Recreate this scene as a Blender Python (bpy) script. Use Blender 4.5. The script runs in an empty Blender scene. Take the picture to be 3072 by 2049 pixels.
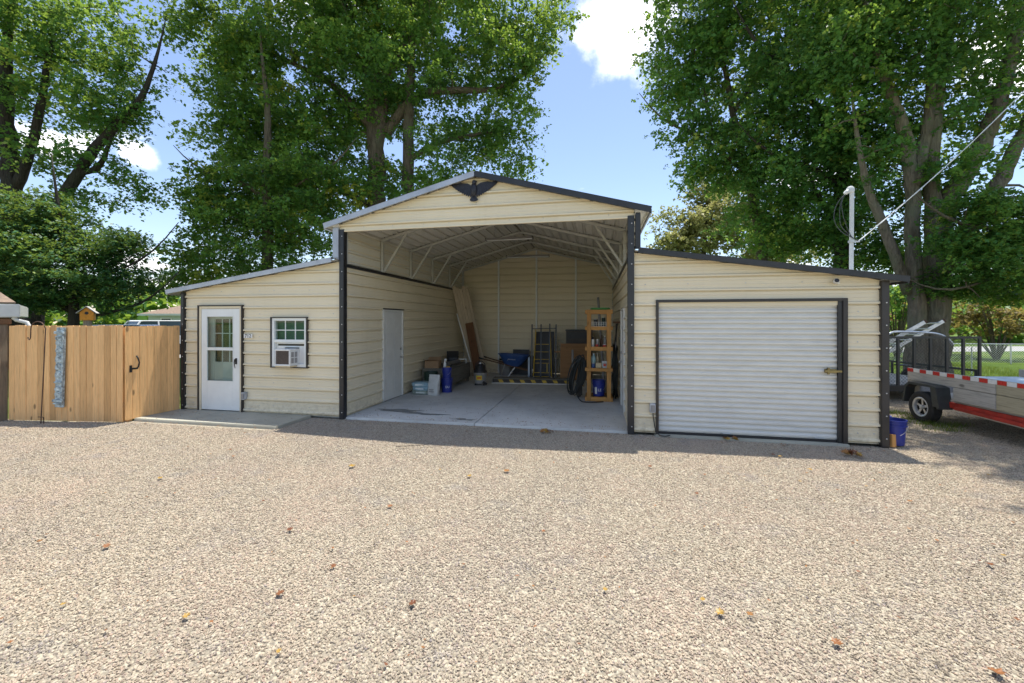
import bpy, bmesh, math, random
import numpy as np
from mathutils import Vector, Matrix

random.seed(7); rng = np.random.default_rng(11)
R = math.radians
SC = bpy.context.scene
COL = SC.collection

# ------------------------------------------------------------------ camera, sky, sun, exposure
F_PX, HORIZON, CAM_H, CAM_D, YAW = 1254.0, 963.0, 1.86, 7.19, R(11.45)
cam_d = bpy.data.cameras.new('camera')
cam = bpy.data.objects.new('camera', cam_d); COL.objects.link(cam)
cam.location = (0, -CAM_D, CAM_H)
cam.rotation_euler = (R(90), 0, YAW)
cam_d.sensor_width = 36.0
cam_d.lens = F_PX / 3072 * 36
cam_d.shift_y = -(1024.5 - HORIZON) / 3072
cam_d.clip_end = 2000
SC.camera = cam

ADDED_CLOUD_SEED = (11.5, 8.5, 0.0)
SUN_DIR = Vector((-0.08, -0.24, -1.0)).normalized()        # the way the light travels
el = math.asin(-SUN_DIR.z); az = math.atan2(-SUN_DIR.x, -SUN_DIR.y)
world = bpy.data.worlds.new('World'); SC.world = world; world.use_nodes = True
wn, wl = world.node_tree.nodes, world.node_tree.links
wn.clear()
sky = wn.new('ShaderNodeTexSky'); sky.sky_type = 'NISHITA'; sky.sun_disc = False
sky.sun_elevation = el; sky.sun_rotation = az
sky.air_density = 1.05; sky.dust_density = 0.4; sky.ozone_density = 5.0
bg = wn.new('ShaderNodeBackground'); bg.inputs['Strength'].default_value = 0.10
wo = wn.new('ShaderNodeOutputWorld')
# fair-weather clouds: two soft cumulus patches, then an added field lightening the shade
tc = wn.new('ShaderNodeTexCoord')
def cloud_patch(d, size, seed):
    dp = wn.new('ShaderNodeVectorMath'); dp.operation = 'DISTANCE'
    dp.inputs[1].default_value = Vector(d).normalized()
    nz = wn.new('ShaderNodeTexNoise'); nz.inputs['Scale'].default_value = 7.0
    nz.inputs['Detail'].default_value = 8; nz.inputs['Roughness'].default_value = 0.58
    ad = wn.new('ShaderNodeVectorMath'); ad.operation = 'ADD'; ad.inputs[1].default_value = (seed, seed*.7, -seed)
    wl.new(tc.outputs['Generated'], ad.inputs[0]); wl.new(ad.outputs[0], nz.inputs['Vector'])
    wl.new(tc.outputs['Generated'], dp.inputs[0])
    m = wn.new('ShaderNodeMath'); m.operation = 'MULTIPLY_ADD'      # noise*1.1 - dist/size
    dv = wn.new('ShaderNodeMath'); dv.operation = 'MULTIPLY'; dv.inputs[1].default_value = -0.55/size
    wl.new(dp.outputs['Value'], dv.inputs[0])
    wl.new(nz.outputs['Fac'], m.inputs[0]); m.inputs[1].default_value = 1.7; wl.new(dv.outputs[0], m.inputs[2])
    mr = wn.new('ShaderNodeMapRange'); mr.interpolation_type = 'SMOOTHSTEP'
    mr.inputs['From Min'].default_value = 0.22; mr.inputs['From Max'].default_value = 0.80
    wl.new(m.outputs[0], mr.inputs['Value'])
    return mr.outputs['Result']
def pix_dir(px, py):
    a = (px-1536)/F_PX; b = -(py-HORIZON)/F_PX
    s, c = math.sin(YAW), math.cos(YAW)
    return (-s+a*c, c+a*s, b)
def at(px, py, Z):                                            # a photograph point at depth Z metres
    d = pix_dir(px, py)
    return Vector((d[0]*Z, -CAM_D+d[1]*Z, CAM_H+d[2]*Z))
# cumulus field added over the sky to brighten shade, drawn on a flat deck
sx = wn.new('ShaderNodeSeparateXYZ'); wl.new(tc.outputs['Generated'], sx.inputs[0])
dz = wn.new('ShaderNodeMath'); dz.operation = 'MAXIMUM'; dz.inputs[1].default_value = 0.0; wl.new(sx.outputs['Z'], dz.inputs[0])
dz2 = wn.new('ShaderNodeMath'); dz2.operation = 'ADD'; dz2.inputs[1].default_value = 0.16; wl.new(dz.outputs[0], dz2.inputs[0])
dk_ = wn.new('ShaderNodeVectorMath'); dk_.operation = 'DIVIDE'; wl.new(tc.outputs['Generated'], dk_.inputs[0])
cb_ = wn.new('ShaderNodeCombineXYZ'); [wl.new(dz2.outputs[0], cb_.inputs[k]) for k in range(3)]; wl.new(cb_.outputs[0], dk_.inputs[1])
mp_ = wn.new('ShaderNodeMapping'); mp_.inputs['Location'].default_value = ADDED_CLOUD_SEED; wl.new(dk_.outputs[0], mp_.inputs['Vector'])
cn_ = wn.new('ShaderNodeTexNoise'); cn_.inputs['Scale'].default_value = 1.15; cn_.inputs['Detail'].default_value = 9; cn_.inputs['Roughness'].default_value = 0.56
wl.new(mp_.outputs[0], cn_.inputs['Vector'])
cr_ = wn.new('ShaderNodeMapRange'); cr_.interpolation_type = 'SMOOTHSTEP'; cr_.inputs['From Min'].default_value = 0.57; cr_.inputs['From Max'].default_value = 0.66
wl.new(cn_.outputs['Fac'], cr_.inputs['Value'])
facs = [cloud_patch(pix_dir(1850, 60), 0.105, 3.1), cloud_patch(pix_dir(425, 462), 0.026, 8.4), cr_.outputs['Result']]
tot = facs[0]
for f_ in facs[1:]:
    mx = wn.new('ShaderNodeMath'); mx.operation = 'MAXIMUM'; wl.new(tot, mx.inputs[0]); wl.new(f_, mx.inputs[1]); tot = mx.outputs[0]
mix = wn.new('ShaderNodeMix'); mix.data_type = 'RGBA'
tn = wn.new('ShaderNodeMix'); tn.data_type = 'RGBA'; tn.blend_type = 'MULTIPLY'; tn.inputs['Factor'].default_value = 1.0
wl.new(sky.outputs['Color'], tn.inputs['A']); tn.inputs['B'].default_value = (1.0, 0.865, 0.80, 1)
wl.new(tot, mix.inputs['Factor']); wl.new(tn.outputs['Result'], mix.inputs['A'])
mix.inputs['B'].default_value = (9.5, 9.4, 9.4, 1)
wl.new(mix.outputs['Result'], bg.inputs['Color']); wl.new(bg.outputs[0], wo.inputs['Surface'])

sun_d = bpy.data.lights.new('sun', 'SUN'); sun_d.energy = 2.75; sun_d.angle = R(0.6); sun_d.color = (1.0, 0.95, 0.86)
sun = bpy.data.objects.new('sun', sun_d); COL.objects.link(sun); sun.location = (0, 0, 30)
sun.rotation_euler = SUN_DIR.to_track_quat('-Z', 'Y').to_euler()
SC.view_settings.view_transform = 'Standard'; SC.view_settings.look = 'None'
SC.view_settings.gamma = 1.0; SC.view_settings.use_curve_mapping = False
SC.view_settings.exposure = 1.48
SC.render.engine = 'CYCLES'
SC.cycles.max_bounces = 8; SC.cycles.diffuse_bounces = 4; SC.cycles.transparent_max_bounces = 12
SC.cycles.glossy_bounces = 3; SC.cycles.transmission_bounces = 4
SC.cycles.sample_clamp_indirect = 6.0
SC.cycles.use_denoising = True

# ------------------------------------------------------------------ mesh helpers
class MB:
    def __init__(s): s.v = []; s.f = []
    def add(s, vs, fs):
        b = len(s.v); s.v += [tuple(p) for p in vs]; s.f += [tuple(b+i for i in f) for f in fs]; return s
    def box(s, x0, x1, y0, y1, z0, z1, M=None):
        vs = [Vector((x, y, z)) for z in (z0, z1) for x, y in ((x0, y0), (x1, y0), (x1, y1), (x0, y1))]
        if M: vs = [M @ p for p in vs]
        return s.add(vs, [(3,2,1,0), (4,5,6,7), (0,1,5,4), (1,2,6,5), (2,3,7,6), (3,0,4,7)])
    def beam(s, p0, p1, w, t, up=(0,0,1), ext=0):             # w across, t along 'up'
        p0, p1 = Vector(p0), Vector(p1); d = (p1-p0).normalized()
        p0 = p0-d*ext; p1 = p1+d*ext
        a = d.cross(Vector(up)).normalized(); b = a.cross(d).normalized()
        vs = []
        for p in (p0, p1):
            for i, j in ((-1,-1), (1,-1), (1,1), (-1,1)): vs.append(p+a*(i*w/2)+b*(j*t/2))
        return s.add(vs, [(0,1,2,3), (7,6,5,4), (0,4,5,1), (1,5,6,2), (2,6,7,3), (3,7,4,0)])
    def tube(s, pts, r, n=8, cap=True):
        pts = [Vector(p) for p in pts]; rs = r if isinstance(r, (list, tuple)) else [r]*len(pts)
        b = len(s.v); prev = None
        for i, p in enumerate(pts):
            d = (pts[min(i+1, len(pts)-1)]-pts[max(i-1, 0)]).normalized()
            if prev is None:
                u = d.orthogonal().normalized()
            else:
                u = prev-d*prev.dot(d)
                u = u.normalized() if u.length > 1e-6 else d.orthogonal().normalized()
            prev = u; w = d.cross(u)
            for k in range(n):
                a = 2*math.pi*k/n; s.v.append(tuple(p+(u*math.cos(a)+w*math.sin(a))*rs[i]))
        for i in range(len(pts)-1):
            for k in range(n):
                k2 = (k+1) % n
                s.f.append((b+i*n+k, b+i*n+k2, b+(i+1)*n+k2, b+(i+1)*n+k))
        if cap:
            s.f.append(tuple(b+k for k in reversed(range(n)))); s.f.append(tuple(b+(len(pts)-1)*n+k for k in range(n)))
        return s
    def lathe(s, prof, n=24, M=None, cap=True):               # prof: (r, z)
        b = len(s.v)
        for r, z in prof:
            for k in range(n):
                a = 2*math.pi*k/n; p = Vector((r*math.cos(a), r*math.sin(a), z))
                s.v.append(tuple(M @ p if M else p))
        for i in range(len(prof)-1):
            for k in range(n):
                k2 = (k+1) % n
                s.f.append((b+i*n+k, b+i*n+k2, b+(i+1)*n+k2, b+(i+1)*n+k))
        if cap:
            s.f.append(tuple(b+k for k in reversed(range(n)))); s.f.append(tuple(b+(len(prof)-1)*n+k for k in range(n)))
        return s
    def prism(s, poly, M, depth):                             # poly (a,b) in the M frame's xy, extruded along its z
        n = len(poly)
        vs = [M @ Vector((a, b, 0)) for a, b in poly]+[M @ Vector((a, b, depth)) for a, b in poly]
        fs = [tuple(reversed(range(n))), tuple(range(n, 2*n))]+[(i, (i+1) % n, n+(i+1) % n, n+i) for i in range(n)]
        return s.add(vs, fs)
    def mesh(s, name, bevel=0, smooth=False):
        me = bpy.data.meshes.new(name); me.from_pydata(s.v, [], s.f); me.validate()
        bm = bmesh.new(); bm.from_mesh(me)
        bmesh.ops.recalc_face_normals(bm, faces=bm.faces)
        if bevel:
            es = [e for e in bm.edges if e.is_manifold and e.calc_face_angle(0) > 0.6]
            bmesh.ops.bevel(bm, geom=es, offset=bevel, segments=2, affect='EDGES', clamp_overlap=True)
        bm.to_mesh(me); bm.free()
        if smooth: smooth_by_angle(me)
        return me
def smooth_by_angle(me, ang=R(40)):
    me.polygons.foreach_set('use_smooth', [True]*len(me.polygons))
    try: me.set_sharp_from_angle(angle=ang)
    except Exception: pass

def link(name, me, m, parent=None, loc=None, rot=None, kind=None):
    o = bpy.data.objects.new(name, me); COL.objects.link(o)
    if m is not None and not me.materials: me.materials.append(m)
    if parent: o.parent = parent
    if loc is not None: o.location = loc
    if rot is not None: o.rotation_euler = rot
    if kind: o['kind'] = kind
    return o
def obj(name, mb, m, parent=None, bevel=0, smooth=False, kind=None, loc=None, rot=None, label=None):
    o = link(name, mb.mesh(name, bevel, smooth), m, parent, loc, rot, kind)
    if label: o['label'] = label
    return o
def tag(o, label, cat, group=None):
    o['label'] = label; o['category'] = cat
    if group: o['group'] = group
    return o
def thing(name, label, cat, loc=(0,0,0), rotz=0.0, group=None, rot=None):
    o = bpy.data.objects.new(name, None); COL.objects.link(o); o.empty_display_size = 0.1
    o.location = loc; o.rotation_euler = rot if rot else (0, 0, rotz)
    return tag(o, label, cat, group)
def text_mesh(name, body, size, font_extrude=0.002):
    cu = bpy.data.curves.new(name, 'FONT'); cu.body = body; cu.size = size; cu.extrude = font_extrude
    cu.align_x = 'CENTER'; cu.align_y = 'CENTER'; cu.resolution_u = 3
    tmp = bpy.data.objects.new(name, cu); COL.objects.link(tmp)
    dg = bpy.context.evaluated_depsgraph_get()
    me = bpy.data.meshes.new_from_object(tmp.evaluated_get(dg))
    bpy.data.objects.remove(tmp); bpy.data.curves.remove(cu)
    me.materials.clear()
    return me

# ------------------------------------------------------------------ materials
def srgb(r, g, b):
    f = lambda c: (c/255/12.92) if c <= 10 else ((c/255+0.055)/1.055)**2.4
    return (f(r), f(g), f(b))
class NT:
    def __init__(s, name):
        s.m = bpy.data.materials.new(name); s.m.use_nodes = True
        s.n = s.m.node_tree.nodes; s.l = s.m.node_tree.links
        s.p = s.n['Principled BSDF']; s.out = s.n['Material Output']
        s.tc = s.n.new('ShaderNodeTexCoord')
    def link(s, a, b): s.l.new(a, b)
    def vec(s, scale=(1,1,1), src='Object', rnd=0):
        v = s.tc.outputs[src]
        if rnd:
            oi = s.n.new('ShaderNodeObjectInfo'); mu = s.n.new('ShaderNodeMath'); mu.operation = 'MULTIPLY'; mu.inputs[1].default_value = rnd
            s.link(oi.outputs['Random'], mu.inputs[0])
            ad = s.n.new('ShaderNodeVectorMath'); ad.operation = 'ADD'; s.link(v, ad.inputs[0]); s.link(mu.outputs[0], ad.inputs[1]); v = ad.outputs[0]
        mp = s.n.new('ShaderNodeMapping'); mp.inputs['Scale'].default_value = scale; s.link(v, mp.inputs['Vector'])
        return mp.outputs[0]
    def noise(s, v, scale, detail=4, rough=0.55, dist=0.0):
        t = s.n.new('ShaderNodeTexNoise'); t.inputs['Scale'].default_value = scale; t.inputs['Detail'].default_value = detail
        t.inputs['Roughness'].default_value = rough; t.inputs['Distortion'].default_value = dist
        s.link(v, t.inputs['Vector']); return t.outputs['Fac']
    def voro(s, v, scale, feature='F1', out='Distance', rnd=1.0):
        t = s.n.new('ShaderNodeTexVoronoi'); t.feature = feature; t.inputs['Scale'].default_value = scale
        t.inputs['Randomness'].default_value = rnd; s.link(v, t.inputs['Vector']); return t.outputs[out]
    def ramp(s, fac, stops):
        r = s.n.new('ShaderNodeValToRGB'); e = r.color_ramp.elements
        while len(e) < len(stops): e.new(0.5)
        for el_, (p, c) in zip(e, stops):
            el_.position = p; el_.color = (*c, 1) if len(c) == 3 else c
        s.link(fac, r.inputs[0]); return r.outputs['Color']
    def mix(s, fac, a, b, mode='MIX'):
        m = s.n.new('ShaderNodeMix'); m.data_type = 'RGBA'; m.blend_type = mode
        for sock, val in (('Factor', fac), ('A', a), ('B', b)):
            if isinstance(val, (int, float)): m.inputs[sock].default_value = val
            elif isinstance(val, tuple): m.inputs[sock].default_value = (*val, 1) if len(val) == 3 else val
            else: s.link(val, m.inputs[sock])
        return m.outputs['Result']
    def math(s, op, a, b=0.0):
        m = s.n.new('ShaderNodeMath'); m.operation = op
        for i, val in enumerate((a, b)):
            if isinstance(val, (int, float)): m.inputs[i].default_value = val
            else: s.link(val, m.inputs[i])
        return m.outputs[0]
    def bump(s, h, strength=0.3, dist=0.01):
        b = s.n.new('ShaderNodeBump'); b.inputs['Strength'].default_value = strength; b.inputs['Distance'].default_value = dist
        s.link(h, b.inputs['Height']); s.link(b.outputs[0], s.p.inputs['Normal'])
    def set(s, col=None, rough=None, metal=None, spec=None):
        for nm, val in (('Base Color', col), ('Roughness', rough), ('Metallic', metal), ('Specular IOR Level', spec)):
            if val is None: continue
            if isinstance(val, (int, float)): s.p.inputs[nm].default_value = val
            elif isinstance(val, tuple): s.p.inputs[nm].default_value = (*val, 1)
            else: s.link(val, s.p.inputs[nm])
        return s.m
def scl(c, k): return tuple(min(1, x*k) for x in c)
def plain(name, c, rough=0.5, metal=0.0, var=0.14, scale=6.0, bump=0.0, bscale=60, spec=None):
    t = NT(name); v = t.vec(rnd=17.0)
    n1 = t.noise(v, scale, 5, 0.6)
    c2 = t.ramp(n1, [(0.3, scl(c, 1-var)), (0.7, scl(c, 1+var*0.6))])
    r2 = t.math('MULTIPLY_ADD', t.noise(v, scale*2.3, 3), 0.3); t.n[-1].inputs[2].default_value = max(0.02, rough-0.15)
    t.set(c2, r2, metal, spec)
    if bump: t.bump(t.noise(v, bscale, 4), bump, 0.005)
    return t.m
def wood(name, c, axis=2, dark=0.62, knots=True, rough=0.72, grain=55, objvar=0.22):
    t = NT(name); sc = [1, 1, 1]; sc[axis] = 0.06
    v = t.vec(tuple(sc), rnd=31.0); g = t.noise(v, grain, 5, 0.65, 0.6); g2 = t.noise(v, grain*0.22, 3, 0.5, 1.2)
    col = t.ramp(g, [(0.32, scl(c, dark)), (0.52, c), (0.75, scl(c, 1.12))])
    col = t.mix(t.math('MULTIPLY', g2, 0.55), col, scl(c, 0.72))
    oi = t.n.new('ShaderNodeObjectInfo')
    tint = t.ramp(oi.outputs['Random'], [(0.0, (1-objvar, 1-objvar*1.1, 1-objvar*1.25)), (0.5, (1, 1, 1)), (1.0, (1+objvar*.25, 1+objvar*.2, 1+objvar*.1))])
    col = t.mix(1.0, col, tint, 'MULTIPLY')
    if knots:
        sk = [1, 1, 1]; sk[axis] = 0.5
        kd = t.voro(t.vec(tuple(sk), rnd=53.0), 3.6)
        kf = t.ramp(kd, [(0.06, (.85, .85, .85)), (0.12, (0, 0, 0))])
        col = t.mix(kf, col, scl(c, 0.28))
    t.set(col, rough, 0, 0.25); t.bump(g, 0.22, 0.004)
    return t.m
M = {}
def siding_mat(name, c, rough=0.42):
    t = NT(name); v = t.vec((1, 1, 1))
    n1 = t.noise(v, 0.7, 5, 0.6); n2 = t.noise(t.vec((0.9, 0.9, 0.05)), 9, 4, 0.6); n3 = t.noise(v, 28, 4, 0.65)
    col = t.ramp(n1, [(0.25, scl(c, 0.93)), (0.75, scl(c, 1.04))])
    col = t.mix(t.ramp(n2, [(0.55, (0, 0, 0)), (0.85, (.22, .22, .22))]), col, scl((c[0], c[1]*.93, c[2]*.82), 0.7))
    col = t.mix(t.ramp(n3, [(0.6, (0, 0, 0)), (0.8, (.12, .12, .12))]), col, scl(c, 0.6))
    gz = t.n.new('ShaderNodeSeparateXYZ'); t.link(v, gz.inputs[0])
    spl = t.math('MULTIPLY', t.ramp(gz.outputs['Z'], [(0.02, (.75, .75, .75)), (0.34, (0, 0, 0))]), t.ramp(t.noise(v, 11, 6, 0.7), [(0.42, (0, 0, 0)), (0.72, (1, 1, 1))]))
    col = t.mix(spl, col, (0.30, 0.24, 0.16))
    t.set(col, t.math('MULTIPLY_ADD', n3, 0.2), 0.0, 0.45); t.n[-1]
    for nd in t.n:
        if nd.type == 'MATH' and nd.operation == 'MULTIPLY_ADD': nd.inputs[2].default_value = rough-0.1
    t.bump(t.noise(v, 1.7, 2), 0.12, 0.03)
    return t.m
M['siding'] = siding_mat('cream_siding', (0.745, 0.66, 0.48))
M['liner'] = siding_mat('pale_liner', (0.70, 0.67, 0.57))
M['ceiling'] = siding_mat('ceiling_sheet', (0.66, 0.64, 0.57), 0.5)
M['roof'] = siding_mat('roof_sheet', (0.50, 0.51, 0.50), 0.4)
M['black'] = plain('black_trim', (0.022, 0.023, 0.026), 0.38, 0, 0.3, 4)
M['brownblack'] = plain('dark_bronze_trim', (0.035, 0.03, 0.028), 0.42, 0, 0.3, 4)
M['sheen_box_grey'] = plain('trim_sky_sheen_and_box_grey', (0.42, 0.45, 0.50), 0.4, 0.35, 0.18, 3)  # pale sky reflection painted into the left black trim; also outlet boxes' own grey
M['frame'] = plain('galvanised_tube', (0.50, 0.50, 0.46), 0.5, 0.15, 0.12, 5)
M['mastgrey'] = plain('weathered_white_conduit', (0.60, 0.62, 0.62), 0.5, 0, 0.12, 6)
M['white'] = plain('white_paint', (0.78, 0.80, 0.78), 0.4, 0, 0.06, 3)
M['whiteplastic'] = plain('white_plastic', (0.74, 0.74, 0.72), 0.45, 0, 0.08, 5)
M['dooriv'] = plain('off_white_door_paint', (0.66, 0.66, 0.62), 0.45, 0, 0.08, 3)
M['curtain'] = plain('roll_up_curtain_paint', (0.66, 0.65, 0.60), 0.42, 0.0, 0.08, 2.5)
M['steel'] = plain('bare_steel', (0.55, 0.55, 0.54), 0.35, 0.8, 0.2, 8)
M['brass'] = plain('tarnished_brass', (0.26, 0.21, 0.10), 0.35, 0.8, 0.2, 20)
M['iron'] = plain('black_iron', (0.015, 0.015, 0.016), 0.5, 0.2, 0.3, 12, 0.2, 120)
M['rust'] = plain('rusty_iron', (0.10, 0.055, 0.035), 0.75, 0.1, 0.4, 25, 0.3, 160)
M['bronze'] = plain('dark_cast_metal', (0.035, 0.036, 0.045), 0.42, 0.5, 0.4, 18, 0.3, 90)
M['fence'] = wood('cedar_fence_board', (0.86, 0.52, 0.235), 2, 0.70, objvar=0.30)
M['oldpost'] = wood('weathered_post', (0.30, 0.25, 0.19), 2, 0.5)
M['pine'] = wood('new_pine', (0.60, 0.31, 0.10), 2, 0.7)
M['pinex'] = wood('new_pine_cross', (0.60, 0.31, 0.10), 0, 0.7)
M['ply'] = wood('plywood', (0.40, 0.22, 0.10), 0, 0.7, True, 0.7, 16)
M['greyplank'] = wood('grey_weathered_plank', (0.50, 0.48, 0.45), 1, 0.55, True, 0.85)
M['tanplank'] = wood('tan_weathered_plank', (0.46, 0.41, 0.29), 1, 0.55, True, 0.85)
M['leanplank'] = wood('primed_plank', (0.56, 0.46, 0.33), 2, 0.7)
M['brownplank'] = wood('brown_plank', (0.16, 0.075, 0.035), 2, 0.6)
M['darkbeam'] = wood('dark_timber', (0.16, 0.09, 0.05), 0, 0.6)
M['greybench'] = wood('grey_bench_board', (0.19, 0.18, 0.15), 1, 0.6, False)
M['red'] = plain('red_trailer_paint', (0.46, 0.04, 0.025), 0.6, 0, 0.45, 4)
M['redtape'] = plain('red_reflective_tape', (0.62, 0.03, 0.02), 0.3, 0, 0.1, 20)
M['whitetape'] = plain('white_reflective_tape', (0.8, 0.8, 0.8), 0.3, 0, 0.06, 20)
M['tyre'] = plain('tyre_rubber', (0.022, 0.022, 0.023), 0.8, 0, 0.3, 12, 0.2, 80)
M['alu'] = plain('aluminium', (0.62, 0.63, 0.65), 0.4, 0.7, 0.15, 8)
M['fender'] = plain('grey_black_fender', (0.045, 0.05, 0.05), 0.5, 0, 0.3, 6)
M['blue'] = plain('blue_bucket_plastic', (0.02, 0.035, 0.25), 0.38, 0, 0.12, 6)
M['bluetub'] = plain('blue_painted_tub', (0.03, 0.085, 0.26), 0.45, 0, 0.25, 5)
M['greytub'] = plain('grey_plastic_tank', (0.28, 0.27, 0.26), 0.45, 0, 0.1, 6)
M['blackplastic'] = plain('black_plastic', (0.018, 0.018, 0.02), 0.45, 0, 0.2, 8)
M['rubberhose'] = plain('black_hose', (0.014, 0.018, 0.017), 0.5, 0, 0.25, 14)
M['yellow'] = plain('yellow_paint', (0.55, 0.36, 0.03), 0.5, 0, 0.25, 12)
M['yellowlabel'] = plain('yellow_label', (0.75, 0.55, 0.04), 0.5, 0, 0.1, 20)
M['orangelabel'] = plain('orange_ink', (0.65, 0.16, 0.02), 0.5, 0, 0.1, 20)
M['redplastic'] = plain('red_plastic', (0.42, 0.03, 0.02), 0.4, 0, 0.12, 8)
M['cyanpl'] = plain('pale_cyan_plastic', (0.35, 0.52, 0.52), 0.4, 0, 0.1, 8)
M['cream'] = plain('cream_card', (0.58, 0.48, 0.30), 0.7, 0, 0.12, 8)
M['cardboard'] = plain('cardboard', (0.30, 0.19, 0.105), 0.85, 0, 0.15, 10)
M['bagwhite'] = plain('white_woven_sack', (0.55, 0.56, 0.54), 0.65, 0, 0.15, 12, 0.5, 22)
M['bagblue'] = plain('pale_blue_sack', (0.30, 0.45, 0.52), 0.5, 0, 0.3, 9, 0.5, 22)
M['baggreen'] = plain('grey_green_sack', (0.28, 0.34, 0.30), 0.55, 0, 0.3, 9, 0.5, 22)
M['green'] = plain('bright_green_hose', (0.10, 0.40, 0.12), 0.5, 0, 0.15, 10)
M['darkgreen'] = plain('dark_green_plastic', (0.01, 0.035, 0.022), 0.5, 0, 0.2, 10)
M['darkpanel'] = plain('dark_panel', (0.02, 0.02, 0.024), 0.5, 0, 0.3, 4)
M['darkbrown'] = plain('dark_brown_cabinet', (0.035, 0.025, 0.02), 0.5, 0, 0.3, 5)
M['greyfabric'] = plain('grey_canvas', (0.17, 0.16, 0.15), 0.85, 0, 0.2, 15, 0.4, 60)
M['weathered'] = plain('flaking_turquoise_white_paint', (0.42, 0.50, 0.52), 0.8, 0, 0.75, 17, 0.6, 40)
M['ink'] = plain('black_ink', (0.012, 0.012, 0.012), 0.5, 0, 0.1, 10)
M['tarp'] = plain('pale_blue_sheet', (0.52, 0.62, 0.74), 0.4, 0, 0.15, 4)
M['shingle'] = plain('brown_shingle', (0.23, 0.165, 0.12), 0.9, 0, 0.3, 9, 0.4, 60)
M['housewall'] = plain('pale_house_wall', (0.56, 0.62, 0.58), 0.7, 0, 0.08, 2)
M['gutter'] = plain('white_gutter', (0.66, 0.66, 0.63), 0.45, 0, 0.08, 5)
M['birdyellow'] = plain('yellow_birdhouse_paint', (0.70, 0.28, 0.02), 0.6, 0, 0.2, 20)
M['carwhite'] = plain('white_car_paint', (0.72, 0.74, 0.76), 0.2, 0, 0.03, 2)
M['cargrey'] = plain('silver_car_paint', (0.35, 0.38, 0.40), 0.25, 0.5, 0.05, 2)
M['carglass'] = plain('tinted_car_glass', (0.03, 0.05, 0.055), 0.08, 0, 0.05, 2)
M['fabricbeige'] = plain('beige_curtain', (0.42, 0.33, 0.22), 0.85, 0, 0.15, 6, 0.4, 25)
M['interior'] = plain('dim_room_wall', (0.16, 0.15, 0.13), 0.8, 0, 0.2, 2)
M['tealblind'] = plain('teal_blind', (0.11, 0.21, 0.185), 0.7, 0, 0.1, 5)
M['screen'] = plain('brown_condenser_fins', (0.13, 0.10, 0.085), 0.6, 0.2, 0.2, 30)

def glass_mat():
    t = NT('window_glass'); t.n.remove(t.p)
    tr = t.n.new('ShaderNodeBsdfTransparent'); tr.inputs['Color'].default_value = (0.80, 0.86, 0.84, 1)
    gl = t.n.new('ShaderNodeBsdfGlossy'); gl.inputs['Roughness'].default_value = 0.02
    fr = t.n.new('ShaderNodeLayerWeight')
    k = t.math('ADD', t.math('MULTIPLY', t.math('POWER', fr.outputs['Facing'], 3.0), 0.55), 0.035)
    mx = t.n.new('ShaderNodeMixShader'); t.link(k, mx.inputs[0]); t.link(tr.outputs[0], mx.inputs[1]); t.link(gl.outputs[0], mx.inputs[2])
    t.link(mx.outputs[0], t.out.inputs['Surface']); return t.m
M['glass'] = glass_mat()

def concrete(name, c, stain=0.35):
    t = NT(name); v = t.vec()
    n1 = t.noise(v, 0.55, 6, 0.62, 0.4); n2 = t.noise(v, 5, 6, 0.7); n3 = t.noise(v, 70, 3, 0.6)
    col = t.ramp(n1, [(0.28, scl(c, 1-stain)), (0.55, c), (0.8, scl(c, 1.15))])
    col = t.mix(t.ramp(n2, [(0.5, (0, 0, 0)), (0.75, (.4, .4, .4))]), col, scl(c, 0.62))
    sp = t.voro(v, 4.5); sp2 = t.noise(v, 2.0, 2)
    spot = t.math('MULTIPLY', t.ramp(sp, [(0.03, (1, 1, 1)), (0.07, (0, 0, 0))]), t.ramp(sp2, [(0.5, (0, 0, 0)), (0.62, (.9, .9, .9))]))
    col = t.mix(spot, col, scl(c, 0.28))
    t.set(col, t.ramp(n2, [(0.3, (.55, .55, .55)), (0.7, (.8, .8, .8))]), 0, 0.3); t.bump(n3, 0.25, 0.003)
    return t.m
M['concrete'] = concrete('garage_concrete', (0.62, 0.62, 0.59))
M['pad'] = concrete('door_pad_concrete', (0.42, 0.41, 0.34))
M['stain'] = plain('wet_concrete_stain', (0.20, 0.21, 0.20), 0.45, 0, 0.35, 9)
def bark(name, c):
    t = NT(name); v = t.vec((1, 1, 0.22))
    n1 = t.noise(v, 9, 6, 0.7, 0.8); n2 = t.noise(t.vec(), 1.1, 4, 0.6)
    vo = t.voro(v, 16, 'F1')
    h = t.math('ADD', n1, t.math('MULTIPLY', vo, 0.7))
    col = t.ramp(n1, [(0.3, scl(c, 0.45)), (0.52, c), (0.75, scl(c, 1.5))])
    col = t.mix(t.ramp(n2, [(0.45, (0, 0, 0)), (0.7, (.6, .6, .6))]), col, (c[0]*0.9, c[1]*1.25, c[2]*1.05))
    t.set(col, 0.9, 0, 0.15); t.bump(h, 0.9, 0.05)
    return t.m
M['bark'] = bark('grey_brown_bark', (0.13, 0.105, 0.075))
M['barklight'] = bark('pale_maple_bark', (0.19, 0.16, 0.12))
M['barkdark'] = bark('dark_bark', (0.055, 0.046, 0.038))
def leaf_mat(name, stops, trans=0.46, tcol=(0.36, 0.46, 0.05)):
    t = NT(name)
    at_ = t.n.new('ShaderNodeAttribute'); at_.attribute_name = 'tint'
    col = t.ramp(at_.outputs['Fac'], stops)
    t.set(col, 0.45, 0, 0.3)
    tl = t.n.new('ShaderNodeBsdfTranslucent')
    t.link(t.mix(0.65, col, tcol), tl.inputs['Color'])
    mx = t.n.new('ShaderNodeMixShader'); mx.inputs[0].default_value = trans
    t.link(t.p.outputs[0], mx.inputs[1]); t.link(tl.outputs[0], mx.inputs[2]); t.link(mx.outputs[0], t.out.inputs['Surface'])
    return t.m
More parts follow.
